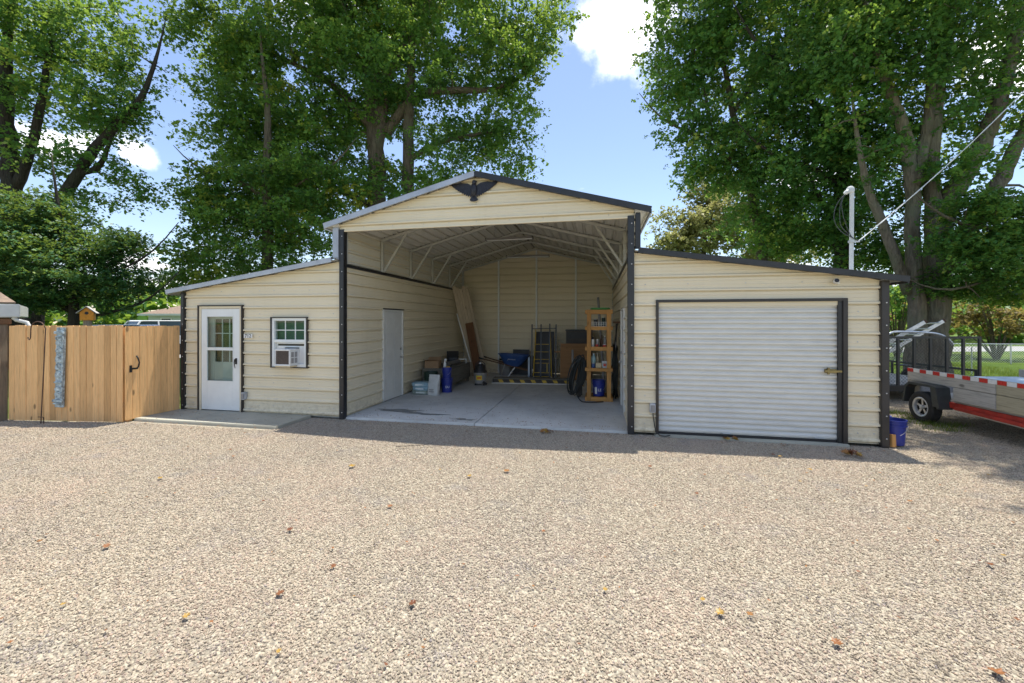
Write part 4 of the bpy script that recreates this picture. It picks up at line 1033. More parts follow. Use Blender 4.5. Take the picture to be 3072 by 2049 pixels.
# black hose hanging in tall loops beside the shelf
pts = []; L0 = Vector((-.46, 2.78, .56))
for lp in range(12):
    rr = random.Random(lp*5+1); ax, az = .06+.15*rr.random(), .38+.13*rr.random(); oy = rr.uniform(-.06, .08); ox = rr.uniform(-.06, .05)
    for k in range(28):
        a = 2*math.pi*k/28+.6; pts.append(L0+Vector((ax*math.sin(a)+.10*math.cos(a)+ox, oy-.10*math.cos(a)*0-.03*lp/12, az*math.cos(a)+.02)))
k0 = pts[-1]
for t in range(1, 26):
    a = t/25; pts.append(Vector((-.62+.10*math.cos(a*3.1)-.06+a*.95, 2.55-.14*math.sin(a*3.1)-.1, max(.045, .50*(1-a*2.6)**2 if a < .38 else .045))))
sm = [sum((pts[max(0, min(len(pts)-1, i+j))] for j in range(-2, 3)), Vector())/5 for i in range(len(pts))]
o = obj('black_hose', MB().tube(sm, .013, 8), M['rubberhose'], smooth=True); tag(o, 'black hose hung in tall loops, its end on the floor before the shelf', 'hose')
tk = thing('long_handled_tool', 'dark tool with yellow grip leaning among the hose loops', 'tool', (-.42, 2.95, FZ))
obj('shaft', MB().tube([(0, .05, .0), (.06, .15, .95)], .016, 8), M['iron'], tk, smooth=True)
obj('grip', MB().tube([(-.07, -.12, .33), (.12, -.05, .29)], .014, 8), M['yellow'], tk, smooth=True)
obj('housing', MB().box(-.07, .08, .03, .16, .02, .42), M['blackplastic'], tk, bevel=.03)

cb = thing('cable_reel_bundle', 'dark bundle of hanging hoses between shelf and right wall', 'hose', (.43, 2.95, FZ))
for q in range(6):
    rr = random.Random(q+40); pts = []
    zc, az, ay = .62+.1*rr.random(), .55+.1*rr.random(), .16+.08*rr.random()
    for k in range(33):
        a = 2*math.pi*k/32; pts.append((-.03+.018*q-.02+.01*math.sin(a*3), ay*math.sin(a), zc+az*math.cos(a)))
    obj('loop', MB().tube(pts, .013, 7), M['rubberhose'], cb, smooth=True)
for q in range(4):
    rr = random.Random(q+70); obj('strap', MB().tube([(.02+.012*q, -.1+.07*q, 1.78), (.01-.01*q, -.06+.05*q, 1.2), (.02, -.04, .4+.2*q)], .016, 7), M['blackplastic'], cb, smooth=True)
obj('pale_tube', MB().tube([(-.06, -.10, .62), (-.045, -.12, .85), (.0, -.10, 1.10), (.02, -.06, 1.5)], .012, 7), M['greytub'], cb, smooth=True)
obj('rack', MB().box(-.05, .10, -.14, .14, 1.79, 1.83), M['brownplank'], cb)

# left side: sacks, buckets, bench, planks
for k, (m, lab, dx, rz) in enumerate((('baggreen', 'grey-green sack at the bottom of the small pile', .0, .06), ('bagblue', 'pale blue sack in the middle of the small pile', .02, -.05), ('bagblue', 'pale blue and white sack on top of the small pile', -.01, .10))):
    s = sack('sack', lab, (-4.33+dx, 2.74, FZ+k*.098), rz, .46, .36, .105, m)
    obj('print', MB().box(-.12, .10, -.1815, -.172, .03, .07) if k else MB().box(-.1, .12, -.1815, -.172, .03, .075), M['white'], s)
s = sack('sack', 'white sack standing upright before the blue buckets', (-3.98, 2.62, FZ), R(-8), .30, .17, .50, 'bagwhite', tilt=R(6), top=True)
for k in range(2): obj('print_line', MB().box(-.08, .07-.02*(k % 2), -.0905, -.0855, .08+k*.05, .10+k*.05), M['greytub'], s)
bucket('blue_bucket', 'lower of two stacked blue buckets by the white sack, with white lettering', (-3.80, 3.08, FZ), face=R(25), word=[('DU', .08, .15)], handle=False, lid=True, scale=.98)
bucket('blue_bucket', 'upper of two stacked blue buckets by the white sack', (-3.80, 3.08, FZ+.355), face=R(-10), handle=True, scale=.82, h=.33)
bucket('dark_green_bin', 'dark green bin behind the white sack', (-4.22, 3.02, FZ), mat='darkgreen', h=.52, r0=.15, r1=.18, handle=False)
bn = thing('low_bench', 'long low grey board bench along the left inner wall', 'bench', (-4.66, 3.45, FZ))
for k in range(4): obj('top_board', MB().box(.02+k*.205, .22+k*.205, 0, 1.75, .53, .56), M['greybench'], bn, bevel=.004)
for k in range(2): obj('side_board', MB().box(.815, .84, .0, 1.75, .13+k*.2, .325+k*.2), M['greybench'], bn, bevel=.004)
for k in range(2): obj('end_board', MB().box(.02, .814, .0, .025, .13+k*.2, .325+k*.2), M['greybench'], bn, bevel=.004)
for x in (.05, .74):
    for y in (.05, 1.63): obj('leg', MB().box(x, x+.07, y, y+.07, 0, .53), M['greybench'], bn)
BT = FZ+.56
cbx = thing('cardboard_box', 'open brown cardboard box on the near end of the low bench', 'box', (-4.40, 3.62, BT), R(8))
mb = MB()
for a in ((-.19, .19, -.15, -.145, 0, .2), (-.19, .19, .145, .15, 0, .2), (-.19, -.185, -.145, .145, 0, .2), (.185, .19, -.145, .145, 0, .2), (-.185, .185, -.145, .145, 0, .005)): mb.box(*a)
obj('walls', mb, M['cardboard'], cbx)
mb = MB(); mb.beam((-.19, -.15, .2), (-.19, -.27, .25), .01, .004); mb.add([(-.19, -.152, .2), (.19, -.152, .2), (.18, -.27, .23), (-.18, -.27, .23)], [(0, 1, 2, 3)]); mb.add([(-.19, .152, .2), (.19, .152, .2), (.18, .25, .27), (-.18, .25, .27)], [(0, 1, 2, 3)])
obj('flap', mb, M['cardboard'], cbx)
sb = jar('spray_bottle', 'white trigger spray bottle on the low bench', 'spray bottle', (-4.05, 3.60, BT), [(.035, 0), (.04, .01), (.04, .12), (.02, .16), (.014, .175), (.014, .19)], 'white', [(.02, .19), (.02, .225), (.012, .23)], 'white')
obj('trigger', MB().box(-.012, .05, -.012, .012, .225, .25).box(.03, .042, -.006, .006, .17, .226), M['white'], sb, bevel=.003)
rl = thing('grey_roll', 'grey rolled mat lying on the low bench', 'roll', (-4.12, 3.95, BT+.065), 0)
obj('roll', MB().tube([(0, 0, 0), (.05, .85, 0)], .065, 16), M['greyfabric'], rl, smooth=True)
obj('core', MB().tube([(0, -.004, 0), (0, .02, 0)], .02, 10), M['ink'], rl)
bb_ = sack('black_bag', 'black bag at the far end of the low bench', (-4.30, 4.95, BT), .3, .36, .3, .36, 'blackplastic', top=True)
ty = thing('yellow_tool', 'small yellow and black tool on the bench edge', 'tool', (-3.95, 3.55, BT), .5)
obj('body', MB().box(-.06, .06, -.03, .03, .0, .05), M['yellow'], ty, bevel=.01); obj('grip', MB().tube([(.05, 0, .03), (.12, 0, .10)], .016, 8), M['blackplastic'], ty, smooth=True)
tr = thing('small_white_trestle', 'small white metal stand at the far bench end', 'stand', (-3.98, 4.95, BT))
mb = MB(); mb.beam((-.12, 0, .12), (.12, 0, .12), .03, .025)
for x in (-.11, .11):
    for y in (-.06, .06): mb.tube([(x, 0, .115), (x, y, 0)], .007, 6)
obj('frame', mb, M['white'], tr)
vc = thing('shop_vacuum', 'grey shop vacuum with yellow label and black head', 'vacuum', (-3.28, 4.42, FZ), R(10))
obj('tank', MB().lathe([(.15, .05), (.165, .06), (.19, .33), (.20, .34), (.20, .36), (.18, .362)], 32), M['greytub'], vc, smooth=True)
obj('head', MB().lathe([(.195, .362), (.19, .40), (.15, .45), (.13, .54), (.09, .60), (.03, .615)], 28), M['blackplastic'], vc, smooth=True)
obj('motor_cap', MB().lathe([(.05, .61), (.045, .64), (.02, .65)], 16), M['steel'], vc, smooth=True)
obj('carry_handle', MB().tube([(-.14, 0, .42), (-.13, 0, .60), (-.05, 0, .68), (.05, 0, .68), (.13, 0, .60), (.14, 0, .42)], .014, 8), M['blackplastic'], vc, smooth=True)
mbl = MB(); vs = []
for z in (.16, .29):
    for k in range(9):
        a = R(-35+55*k/8); rr_ = .165+.025*(z-.06)/.27+.0015; vs.append((rr_*math.sin(a), -rr_*math.cos(a), z))
mbl.add(vs, [(k, k+1, 10+k, 9+k) for k in range(8)]); obj('label_patch', mbl, M['yellowlabel'], vc)
mbl = MB(); vs = []
for z in (.195, .25):
    for k in range(9):
        a = R(-24+38*k/8); rr_ = .165+.025*(z-.06)/.27+.0035; vs.append((rr_*math.sin(a), -rr_*math.cos(a), z))
mbl.add(vs, [(k, k+1, 10+k, 9+k) for k in range(8)]); obj('label_band', mbl, M['orangelabel'], vc)
for a in (40, 130, 220, 310):
    x, y = .17*math.cos(R(a)), .17*math.sin(R(a)); obj('caster', MB().lathe([(.028, -.012), (.03, 0), (.028, .012)], 12, Matrix.Translation((x, y, .03)) @ Matrix.Rotation(R(90), 4, 'X')), M['blackplastic'], vc)
obj('hose_stub', MB().tube([(.10, -.16, .10), (.17, -.21, .07), (.2, -.20, .05)], .035, 12), M['blackplastic'], vc, smooth=True)

# planks leaning in the rear left corner
for k in range(5):
    A = Vector((-4.02+.10*k, 6.25+.03*k, FZ)); B = Vector((-4.66+.10*k, 6.05+.03*k, 3.02-.05*(k % 3)))
    pl = obj('leaning_plank', MB().beam((0, 0, 0), B-A, .115, .02+.004*k, up=(0, 1, 0)), M['leanplank'], None, loc=A)
    tag(pl, ('leftmost', 'second from left', 'middle', 'fourth from left', 'rightmost')[k]+' of the pale planks leaning in the rear corner', 'plank', 'pale planks leaning in the rear corner')
A = Vector((-3.78, 6.02, FZ)); B = Vector((-4.12, 6.02, 1.80))
pl = obj('leaning_plank', MB().beam((0, 0, 0), B-A, .26, .025, up=(0, 1, 0)), M['brownplank'], None, loc=A); tag(pl, 'wide dark brown plank leaning in front of the pale planks', 'plank')
A = Vector((-4.05, 5.97, FZ)); B = Vector((-4.52, 5.97, 2.1))
pl = obj('leaning_plank', MB().beam((0, 0, .5), B-A, .03, .03, up=(0, 1, 0)), M['white'], None, loc=A); tag(pl, 'thin white strip leaning left of the brown plank', 'strip')

# wheelbarrow
wh = thing('wheelbarrow', 'blue wheelbarrow facing right before the back wall', 'wheelbarrow', (-2.75, 6.35, FZ), R(4))
rim = [(-.62, .78), (.58, .66)]; 
def tubring(x0, x1, w, z0, z1, n=28):
    pts = []
    for k in range(n):
        a = 2*math.pi*k/n; cx, cy = math.cos(a), math.sin(a); x = math.copysign(abs(cx)**.55, cx); y = math.copysign(abs(cy)**.55, cy)
        X_ = (x0+x1)/2+x*(x1-x0)/2; t = (X_-x0)/(x1-x0); pts.append((X_, y*w/2, z0+(z1-z0)*t))
    return pts
rings = [tubring(-.20, .24, .34, .40, .34), tubring(-.26, .36, .44, .46, .42), tubring(-.42, .58, .62, .76, .70), tubring(-.45, .61, .66, .77, .71), tubring(-.45, .61, .66, .755, .695), tubring(-.40, .56, .59, .75, .69), tubring(-.24, .34, .42, .48, .44)]
mb = MB(); n = 28
for rg in rings: mb.v += rg
for j in range(len(rings)-1): mb.f += [(j*n+k, j*n+(k+1) % n, (j+1)*n+(k+1) % n, (j+1)*n+k) for k in range(n)]
mb.f += [tuple(range(n)), tuple((len(rings)-1)*n+k for k in range(n))]
obj('tub', mb, M['bluetub'], wh, smooth=True)
for y in (-.27, .27):
    obj('handle', MB().beam((-.98, y*1.1, .62), (.62, y*.25, .20), .036, .04), M['darkbeam'], wh, bevel=.005)
    obj('grip', MB().tube([(-1.05, y*1.12, .64), (-.90, y*1.09, .60)], .026, 10), M['blackplastic'], wh, smooth=True)
    obj('leg', MB().tube([(-.20, y*.85, .42), (-.34, y, .02), (-.10, y, .02), (.12, y*.6, .33)], .015, 8), M['steel'], wh)
obj('wheel', MB().lathe([(.07, -.035), (.15, -.045), (.19, -.03), (.20, 0), (.19, .03), (.15, .045), (.07, .035)], 28, Matrix.Translation((.72, 0, .20)) @ Matrix.Rotation(R(90), 4, 'X')), M['tyre'], wh, smooth=True)
obj('wheel_hub', MB().lathe([(.02, -.06), (.07, -.036), (.07, .036), (.02, .06)], 16, Matrix.Translation((.72, 0, .20)) @ Matrix.Rotation(R(90), 4, 'X')), M['steel'], wh, smooth=True)
me = text_mesh('lettering', 'Jackson', .085, .001); link('lettering', me, M['white'], wh, loc=(.03, -.272, .60), rot=(R(67), R(3), 0))
db = thing('dark_storage_bin', 'dark storage bin at right behind the wheelbarrow', 'bin', (-2.0, 6.75, FZ)); obj('body', MB().box(-.22, .20, -.2, .2, 0, .60), M['darkpanel'], db, bevel=.02); obj('lid', MB().box(-.23, .21, -.21, .21, .602, .64), M['blackplastic'], db, bevel=.01)
dp_ = thing('dark_folded_board', 'dark board standing behind the wheelbarrow tub', 'board', (-2.5, 6.95, FZ)); obj('board', MB().box(-.35, .22, -.015, .015, 0, .86), M['darkpanel'], dp_, bevel=.004, rot=(R(-8), 0, 0))
cn = thing('grey_drum', 'grey plastic drum behind the wheelbarrow legs', 'drum', (-3.05, 6.75, FZ)); obj('drum', MB().lathe([(.2, 0), (.21, .02), (.21, .5), (.19, .52)], 28), M['greytub'], cn, smooth=True); obj('lid', MB().lathe([(.215, .52), (.215, .55), (.1, .56)], 28), M['darkgreen'], cn, smooth=True)

# hazard-striped ramp board
hz = thing('striped_ramp', 'long dark ramp board with slanted yellow stripes on the garage floor', 'ramp', (-3.02, 4.80, FZ), R(4))
obj('board', MB().box(0, 2.25, 0, .38, 0, .125), M['darkbrown'], hz, bevel=.006)
for k in range(3): obj('top_plank', MB().box(.01, 2.24, .01+.125*k, .125+.125*k, .127, .15), M['greybench'], hz, bevel=.004)
obj('edge_strip', MB().box(-.02, 2.27, -.012, -.001, 0, .022), M['steel'], hz)
for k in range(7):
    x = .22+k*.32; mb = MB(); mb.prism([(x, .03), (x+.12, .03), (x+.07, .115), (x-.05, .115)], Matrix.Translation((0, -.001, 0)) @ FX, .003); obj('stripe', mb, M['yellow'], hz)

# black and yellow folding scaffold leaning on a dark panel
fs_ = thing('folding_scaffold', 'folded black and yellow ladder scaffold leaning at the back', 'scaffold', (-1.66, 5.98, FZ), R(3))
tl = Matrix.Rotation(R(-7), 4, 'X')
for x in (-.30, .25): obj('rail', MB().beam(tl @ Vector((x*1.05, 0, .05)), tl @ Vector((x*.82, 0, 1.58)), .028, .03), M['yellow'], fs_, bevel=.004)
for z in (.08, .20, .50, .62, .86, 1.10, 1.56): obj('rung', MB().beam(tl @ Vector((-.30, -.012, z)), tl @ Vector((.25, -.012, z)), .022, .018), M['yellow'], fs_, bevel=.004)
for x, zt in ((-.37, 1.74), (-.08, 1.74), (.20, 1.76), (.40, 1.74)): obj('leg', MB().beam(tl @ Vector((x*.98, -.03, .02)), tl @ Vector((x, -.03, zt)), .04, .032), M['black'], fs_, bevel=.004)
obj('top_bar', MB().beam(tl @ Vector((-.37, .02, 1.60)), tl @ Vector((.40, .02, 1.62)), .028, .028), M['black'], fs_)
obj('strut', MB().beam(tl @ Vector((.12, -.012, .22)), tl @ Vector((.12, -.012, .50)), .028, .02), M['yellow'], fs_)
for x in (-.30, .25): obj('caster', MB().lathe([(.03, -.014), (.034, 0), (.03, .014)], 14, tl @ Matrix.Translation((x, -.05, .06)) @ Matrix.Rotation(R(90), 4, 'Y')), M['steel'], fs_)
dk = thing('black_sheet', 'black sheet standing behind the folded scaffold', 'sheet', (-1.66, 6.30, FZ)); obj('sheet', MB().box(-.30, .30, -.012, .012, 0, 1.50), M['darkpanel'], dk, bevel=.004, rot=(R(-7), 0, 0))
obj('edge', MB().box(-.34, -.302, -.02, .02, 0, 1.15), M['iron'], dk, rot=(R(-7), 0, 0))
py = thing('plywood_sheet', 'orange-brown plywood sheet leaning near the back, left of the shelf', 'plywood', (-.70, 5.90, FZ)); obj('sheet', MB().box(-.42, .42, -.010, .010, 0, 1.14), M['ply'], py, bevel=.002, rot=(R(-9), 0, 0))
obj('batten', MB().box(-.62, -.10, .012, .045, .86, .90), M['ply'], py, rot=(R(-9), 0, 0))
cbn = thing('dark_cabinet', 'dark brown cabinet standing behind the plywood sheet', 'cabinet', (-.55, 6.62, FZ)); obj('carcass', MB().box(-.42, .42, -.25, .25, 0, 1.52), M['darkbrown'], cbn, bevel=.006); obj('top', MB().box(-.44, .44, -.27, .27, 1.521, 1.56), M['darkpanel'], cbn, bevel=.006); obj('drawer', MB().box(-.38, .38, -.262, -.251, 1.28, 1.48), M['darkpanel'], cbn, bevel=.004)
gpp = obj('grey_pipe', MB().tube([(-.70, 5.55, .03), (-.72, 5.70, .98)], .036, 12), M['greytub'], smooth=True); tag(gpp, 'short grey pipe leaning on the plywood sheet', 'pipe')
sp = thing('pale_box_strip', 'pale blue tall strip standing between bin and scaffold', 'strip', (-2.16, 6.25, FZ)); obj('strip', MB().box(-.03, .03, -.02, .02, 0, .66), M['tarp'], sp, bevel=.004)

# shop lights hanging from the bows
def shop_light(loc, rz, lab):
    s = thing('shop_light', lab, 'light fixture', loc, rz)
    mb = MB(); mb.prism([(-.08, -.03), (-.075, -.03), (-.03, .03), (.03, .03), (.075, -.03), (.08, -.03), (.035, .036), (-.035, .036)], Matrix.Rotation(R(90), 4, 'Z') @ Matrix.Rotation(R(90), 4, 'X') @ Matrix.Translation((0, 0, -.61)), 1.22)
    obj('reflector', mb, M['greytub'], s)
    for y in (-.035, .035): obj('tube', MB().tube([(-.59, y, -.012), (.59, y, -.012)], .014, 10), M['white'], s, smooth=True)
    for x in (-.605, .605): obj('end_cap', MB().box(x-.012, x+.012, -.055, .055, -.03, .032), M['blackplastic'], s, bevel=.004)
    for x in (-.4, .4):
        zt = r_main(loc[0]+x)-.06-loc[2]; obj('chain', MB().tube([(x, 0, .036), (x*.9, 0, zt)], .006, 6), M['steel'], s)
shop_light((-2.16, 3.10, 3.93), R(-3), 'nearer hanging shop light with a long white tube')
shop_light((-1.92, 4.55, 3.70), R(3), 'farther hanging shop light below the rear bows')

# ------------------------------------------------------------------ trailers at the right
TX = 6.02
t1 = thing('red_trailer', 'red-framed wooden flatbed trailer with red and white tape along its side', 'trailer', (TX, 2.46, 0), R(2.2))
# local: x across (0 near side .. 1.9), y from 0 (rear end) to -4.4 (towards the camera)
LEN, WID = 4.4, 1.9; seg = 1.78
for ya, yb, m in ((0, -seg, 'greyplank'), (-seg-.004, -LEN, 'tanplank')):
    for x in (0, WID-.04):
        obj('side_plank', MB().box(x, x+.04, yb+.004, ya, .715, .94), M[m], t1, bevel=.005)
        if x == 0 and ya == 0:
            obj('side_plank', MB().box(x, x+.04, -.30, ya, .475, .708), M[m], t1, bevel=.005)
            obj('side_plank', MB().box(x, x+.04, yb+.004, -1.02, .475, .708), M[m], t1, bevel=.005)
        else: obj('side_plank', MB().box(x, x+.04, yb+.004, ya, .475, .708), M[m], t1, bevel=.005)
obj('end_plank', MB().box(.045, WID-.045, -.04, 0, .475, .70), M['greyplank'], t1, bevel=.005)
for k in range(12): obj('floor_plank', MB().box(.045+k*.151, .19+k*.151, -LEN, -.045, .44, .474), M['greyplank'], t1)
for y in (-seg+.03, -seg-.07, -LEN+.1, -.12):
    obj('stake', MB().box(.042, .09, y-.045, y+.045, .475, .92), M['tanplank'], t1, bevel=.004)
k = 0; y = -.004
while y > -LEN+.15:
    obj('tape', MB().box(-.0035, -.0012, y-.145, y-.004, .872, .938), M['redtape' if k % 2 == 0 else 'whitetape'], t1); y -= .15; k += 1
mb = MB()
for x in (.02, WID-.07): mb.box(x, x+.05, -LEN, -.002, .335, .438)
for y in (-.05, -1.2, -2.4, -3.6, -LEN+.05): mb.box(.0705, WID-.071, y-.03, y+.03, .36, .437)
obj('chassis', mb, M['red'], t1, bevel=.006)
obj('step_rail', MB().beam((-.03, -1.10, .36), (-.03, -LEN, .30), .05, .05), M['red'], t1, bevel=.006)
obj('lower_rail', MB().beam((.03, -1.3, .315), (.03, -LEN, .25), .03, .03), M['steel'], t1)
WY = -.52
def fender(x0, x1):
    mb = MB(); poly = [(-.42, .30), (-.36, .68), (-.26, .70), (.26, .70), (.36, .62), (.42, .30)]
    inner = [(-.38, .30), (-.33, .65), (-.24, .66), (.24, .66), (.325, .59), (.38, .30)]
    p = [(WY+a, b) for a, b in poly]+[(WY+a, b) for a, b in reversed(inner)]
    vs = [(x0, a, b) for a, b in p]+[(x1, a, b) for a, b in p]; n = len(p)
    fs = [(i, (i+1) % n, n+(i+1) % n, n+i) for i in range(n)]
    for i in range(5): fs += [(i, i+1, n-2-i, n-1-i), (n+i, n+n-1-i, n+n-2-i, n+i+1)]
    mb.add(vs, fs); return mb
obj('fender', fender(-.16, .06), M['fender'], t1)
obj('splash_plate', MB().prism([(WY-.44, .33), (WY-.30, .33), (WY-.24, .67), (WY-.36, .67)], Matrix.Translation((-.162, 0, 0)) @ Matrix(((0, 0, 1, 0), (1, 0, 0, 0), (0, 1, 0, 0), (0, 0, 0, 1))), .006), M['fender'], t1)
def wheel(parent, x, y, r, s_, w=.19):
    Mx = Matrix.Translation((x, y, r-.02)) @ Matrix.Rotation(R(-90)*s_, 4, 'Y')
    wt = obj('wheel', MB().lathe([(r*.60, -w*.40), (r*.78, -w*.5), (r*.93, -w*.46), (r, -w*.34), (r, w*.34), (r*.93, w*.46), (r*.78, w*.5), (r*.60, w*.40)], 40, Mx, cap=False), M['tyre'], parent, smooth=True)
    obj('rim', MB().lathe([(r*.62, -w*.38), (r*.645, w*.42), (r*.61, w*.46), (r*.53, w*.40), (r*.50, w*.16)], 32, Mx, cap=False), M['alu'], wt, smooth=True)
    obj('dish', MB().lathe([(r*.51, w*.15), (r*.40, w*.02), (.001, w*.0)], 32, Mx, cap=False), M['iron'], wt, smooth=True)
    mb = MB()
    for q in range(5):
        a = 2*math.pi*q/5; mb.add([Mx @ Vector((r*rad*math.cos(a+da), r*rad*math.sin(a+da), w*zz)) for rad, da, zz in ((.10, -.7, .22), (.10, .7, .22), (.50, .17, .24), (.50, -.17, .24))], [(0, 1, 2, 3)])
    mb.lathe([(.04, w*.1), (.04, w*.36), (.02, w*.42)], 14, Mx)
    obj('spokes', mb, M['alu'], wt)
    return wt
wheel(t1, -.065, WY, .285, 1); wheel(t1, WID+.065, WY, .285, -1)
obj('axle', MB().tube([(-.06, WY, .265), (WID+.06, WY, .265)], .03, 10), M['iron'], t1)
obj('tongue', MB().beam((WID/2, -LEN+.1, .38), (WID/2, -LEN-1.1, .40), .08, .08), M['red'], t1)
obj('jack', MB().tube([(WID/2, -LEN-.95, .02), (WID/2, -LEN-.95, .7)], .03, 10), M['steel'], t1)
ts = thing('blue_sheet', 'pale blue sheet lying inside the red trailer', 'sheet', (TX+.85, 1.05, .86), R(8)); obj('sheet', MB().box(-.62, .55, -.75, .75, 0, .012), M['tarp'], ts, bevel=.004)
ts2 = thing('wood_crate', 'wooden crate under the pale blue sheet in the red trailer', 'crate', (TX+.85, 1.05, .476), R(8))
for k in range(2):
    for y in (-.6, .58): obj('slat', MB().box(-.5, .45, y, y+.02, .01+k*.19, .18+k*.19), M['tanplank'], ts2)
    for x in (-.52, .46): obj('slat', MB().box(x, x+.02, -.6, .6, .01+k*.19, .18+k*.19), M['tanplank'], ts2)

# black utility trailer with mesh ramp gate, behind the red one
G0, G1 = Vector((6.05, 3.86, 0)), Vector((8.55, 4.23, 0)); ga_ = math.atan2(G1.y-G0.y, G1.x-G0.x); GW = (G1-G0).length
t2 = thing('black_utility_trailer', 'black utility trailer with upright mesh ramp gate behind the red trailer', 'trailer', G0, ga_)
gt = obj('ramp_gate', MB().box(0, GW, -.02, .02, 1.46, 1.51).box(0, GW, -.02, .02, .34, .39), M['black'], t2)
for k in range(8):
    x = .025+(GW-.05)*k/7; obj('upright', MB().box(x-.025, x+.025, -.021, .021, .391, 1.459), M['black'], gt)
mb = MB(); sp_ = .075; n = int((GW+1.07)/sp_)
for s_ in (1, -1):
    for k in range(n):
        x = k*sp_ - (1.07 if s_ > 0 else 0); a, b = x, x+1.07*s_
        z0, z1 = .39, 1.46
        if a < 0 and b <= 0 or a > GW and b >= GW: continue
        def cut(xx): return max(0, min(GW, xx))
        za = z0+(cut(a)-a)/(b-a)*(z1-z0); zb_ = z0+(cut(b)-a)/(b-a)*(z1-z0)
        mb.beam((cut(a), .026*s_*.2+.0, za), (cut(b), .026*s_*.2, zb_), .0035, .003, up=(0, 1, 0))
obj('mesh', mb, M['black'], gt, kind='stuff')
for k in range(13): obj('deck_board', MB().box(.06+k*.183, .235+k*.183, .1, 3.4, .36, .395), M['greyplank'], t2)
mb = MB()
for x in (0.0, GW-.05): mb.box(x, x+.05, .05, 3.5, .25, .36); mb.box(x, x+.05, .05, 3.5, .70, .75)
for x in (0.0, GW-.05):
    for y in (.05, 1.2, 2.3, 3.45): mb.box(x+.002, x+.048, y, y+.048, .36, .70)
mb.box(.05, GW-.05, .03, .08, .24, .34)
obj('frame', mb, M['black'], t2, bevel=.004)
wheel(t2, -.14, 1.9, .29, 1); wheel(t2, GW+.14, 1.9, .29, -1)
obj('fender', MB().box(-.25, -.01, 1.5, 2.3, .62, .65), M['black'], t2); obj('fender', MB().box(GW+.01, GW+.25, 1.5, 2.3, .62, .65), M['black'], t2)
obj('axle', MB().tube([(-.1, 1.9, .27), (GW+.1, 1.9, .27)], .03, 10), M['iron'], t2)
# galvanised hoop and aluminium ladder resting on that trailer
Hz = 9.75; pts = [at(px, py, Hz) for px, py in ((2600, 1090), (2640, 1035), (2656, 1010), (2670, 998), (2690, 994), (2780, 997), (2815, 1001), (2835, 1010), (2850, 1022), (2860, 1036))]
hp = thing('galvanised_hoop', 'curved galvanised pipe hoop across the black trailer', 'pipe', pts[0]); q = []
for i in range(len(pts)-1):
    for t in (0, .25, .5, .75): q.append(pts[i].lerp(pts[i+1], t))
q.append(pts[-1]); q = [sum((q[max(0, min(len(q)-1, i+j))] for j in (-2, -1, 0, 1, 2)), Vector())/5-pts[0] for i in range(len(q))]
obj('pipe', MB().tube(q, .026, 12), M['alu'], hp, smooth=True)
obj('brace', MB().tube([q[0], q[0]+Vector((.02, .05, -.62))], .022, 10), M['alu'], hp, smooth=True)
A0, A1, B0, B1 = at(2560, 1086, 10.2), at(2774, 966, 9.9), at(2600, 1092, 11.0), at(2830, 963, 10.6)
ld = thing('aluminium_ladder', 'aluminium extension ladder tilted up over the black trailer', 'ladder', A0)
A1, B0, B1 = A1-A0, B0-A0, B1-A0; A0 = Vector()
for a, b in ((A0, A1), (B0, B1)): obj('rail', MB().beam(a, b, .03, .085), M['alu'], ld, bevel=.004)
for k in range(8):
    t = .05+k*.13; obj('rung', MB().tube([A0.lerp(A1, t), B0.lerp(B1, t)], .017, 8), M['alu'], ld)
for a in (A1, B1): obj('end_cap', MB().beam(a, a+(A1-A0).normalized()*.04, .036, .092), M['rust'], ld)

# chain-link fence across the lawn
cf0, cf1 = at(2620, 1040, 19.5), at(3330, 1040, 18.0); cf0.z = cf1.z = 0; cd = cf1-cf0; CL = cd.length
cf = thing('chain_link_fence', 'galvanised chain-link fence across the lawn at right', 'fence', cf0, math.atan2(cd.y, cd.x))
for k in range(6): obj('post', MB().tube([(CL*k/5, 0, -.06), (CL*k/5, 0, .86)], .028, 10), M['alu'], cf, smooth=True)
obj('top_rail', MB().tube([(0, 0, .83), (CL, 0, .83)], .02, 8), M['alu'], cf)
mb = MB(); st = .10; hgt = .82
for s_ in (1, -1):
    for k in range(int(CL/st)+1):
        x = k*st; b = x+hgt*s_
        if b < 0 or b > CL: continue
        mb.beam((x, s_*.004, 0), (b, s_*.004, hgt), .006, .005, up=(0, 1, 0))
obj('mesh', mb, M['alu'], cf, kind='stuff')
pw = obj('white_stake', MB().tube([(0, 0, -.06), (0, 0, .95)], .018, 8), M['white'], loc=at(2915, 1120, 14.6)*1.0, smooth=True); pw.location.z = 0; tag(pw, 'thin white stake standing in the grass behind the trailers', 'stake')

# ------------------------------------------------------------------ neighbours: house and parked cars on the left
hs = thing('neighbour_house', 'pale house with brown hip roof beyond the fence at left', 'house', at(560, 963, 30)*1.0, YAW); hs.location.z = 0
hx = -2.75
obj('wall', MB().box(hx, 9, 0, 8, -.05, 2.40), M['housewall'], hs)
mb = MB(); e0 = .42
mb.add([(hx-e0, -e0, 2.36), (9+e0, -e0, 2.36), (9+e0, 8+e0, 2.36), (hx-e0, 8+e0, 2.36), (hx+4.2, 4, 4.1), (5, 4, 4.1)], [(0, 1, 5, 4), (1, 2, 5), (2, 3, 4, 5), (3, 0, 4), (3, 2, 1, 0)])
obj('roof', mb, M['shingle'], hs)
obj('eave_board', MB().box(hx-e0, 9+e0, -e0-.03, -e0-.005, 2.24, 2.38), M['gutter'], hs)
for wx in (-1.85, 1.2, 4.2):
    w = obj('window', ring(wx, wx+.8, .9, 2.1, .07, -.04, .0), M['white'], hs)
    obj('pane', MB().box(wx+.07, wx+.73, -.02, -.014, .97, 2.03), M['carglass'], w); obj('glazing_bar', MB().box(wx+.07, wx+.73, -.035, -.021, 1.48, 1.53), M['white'], w)
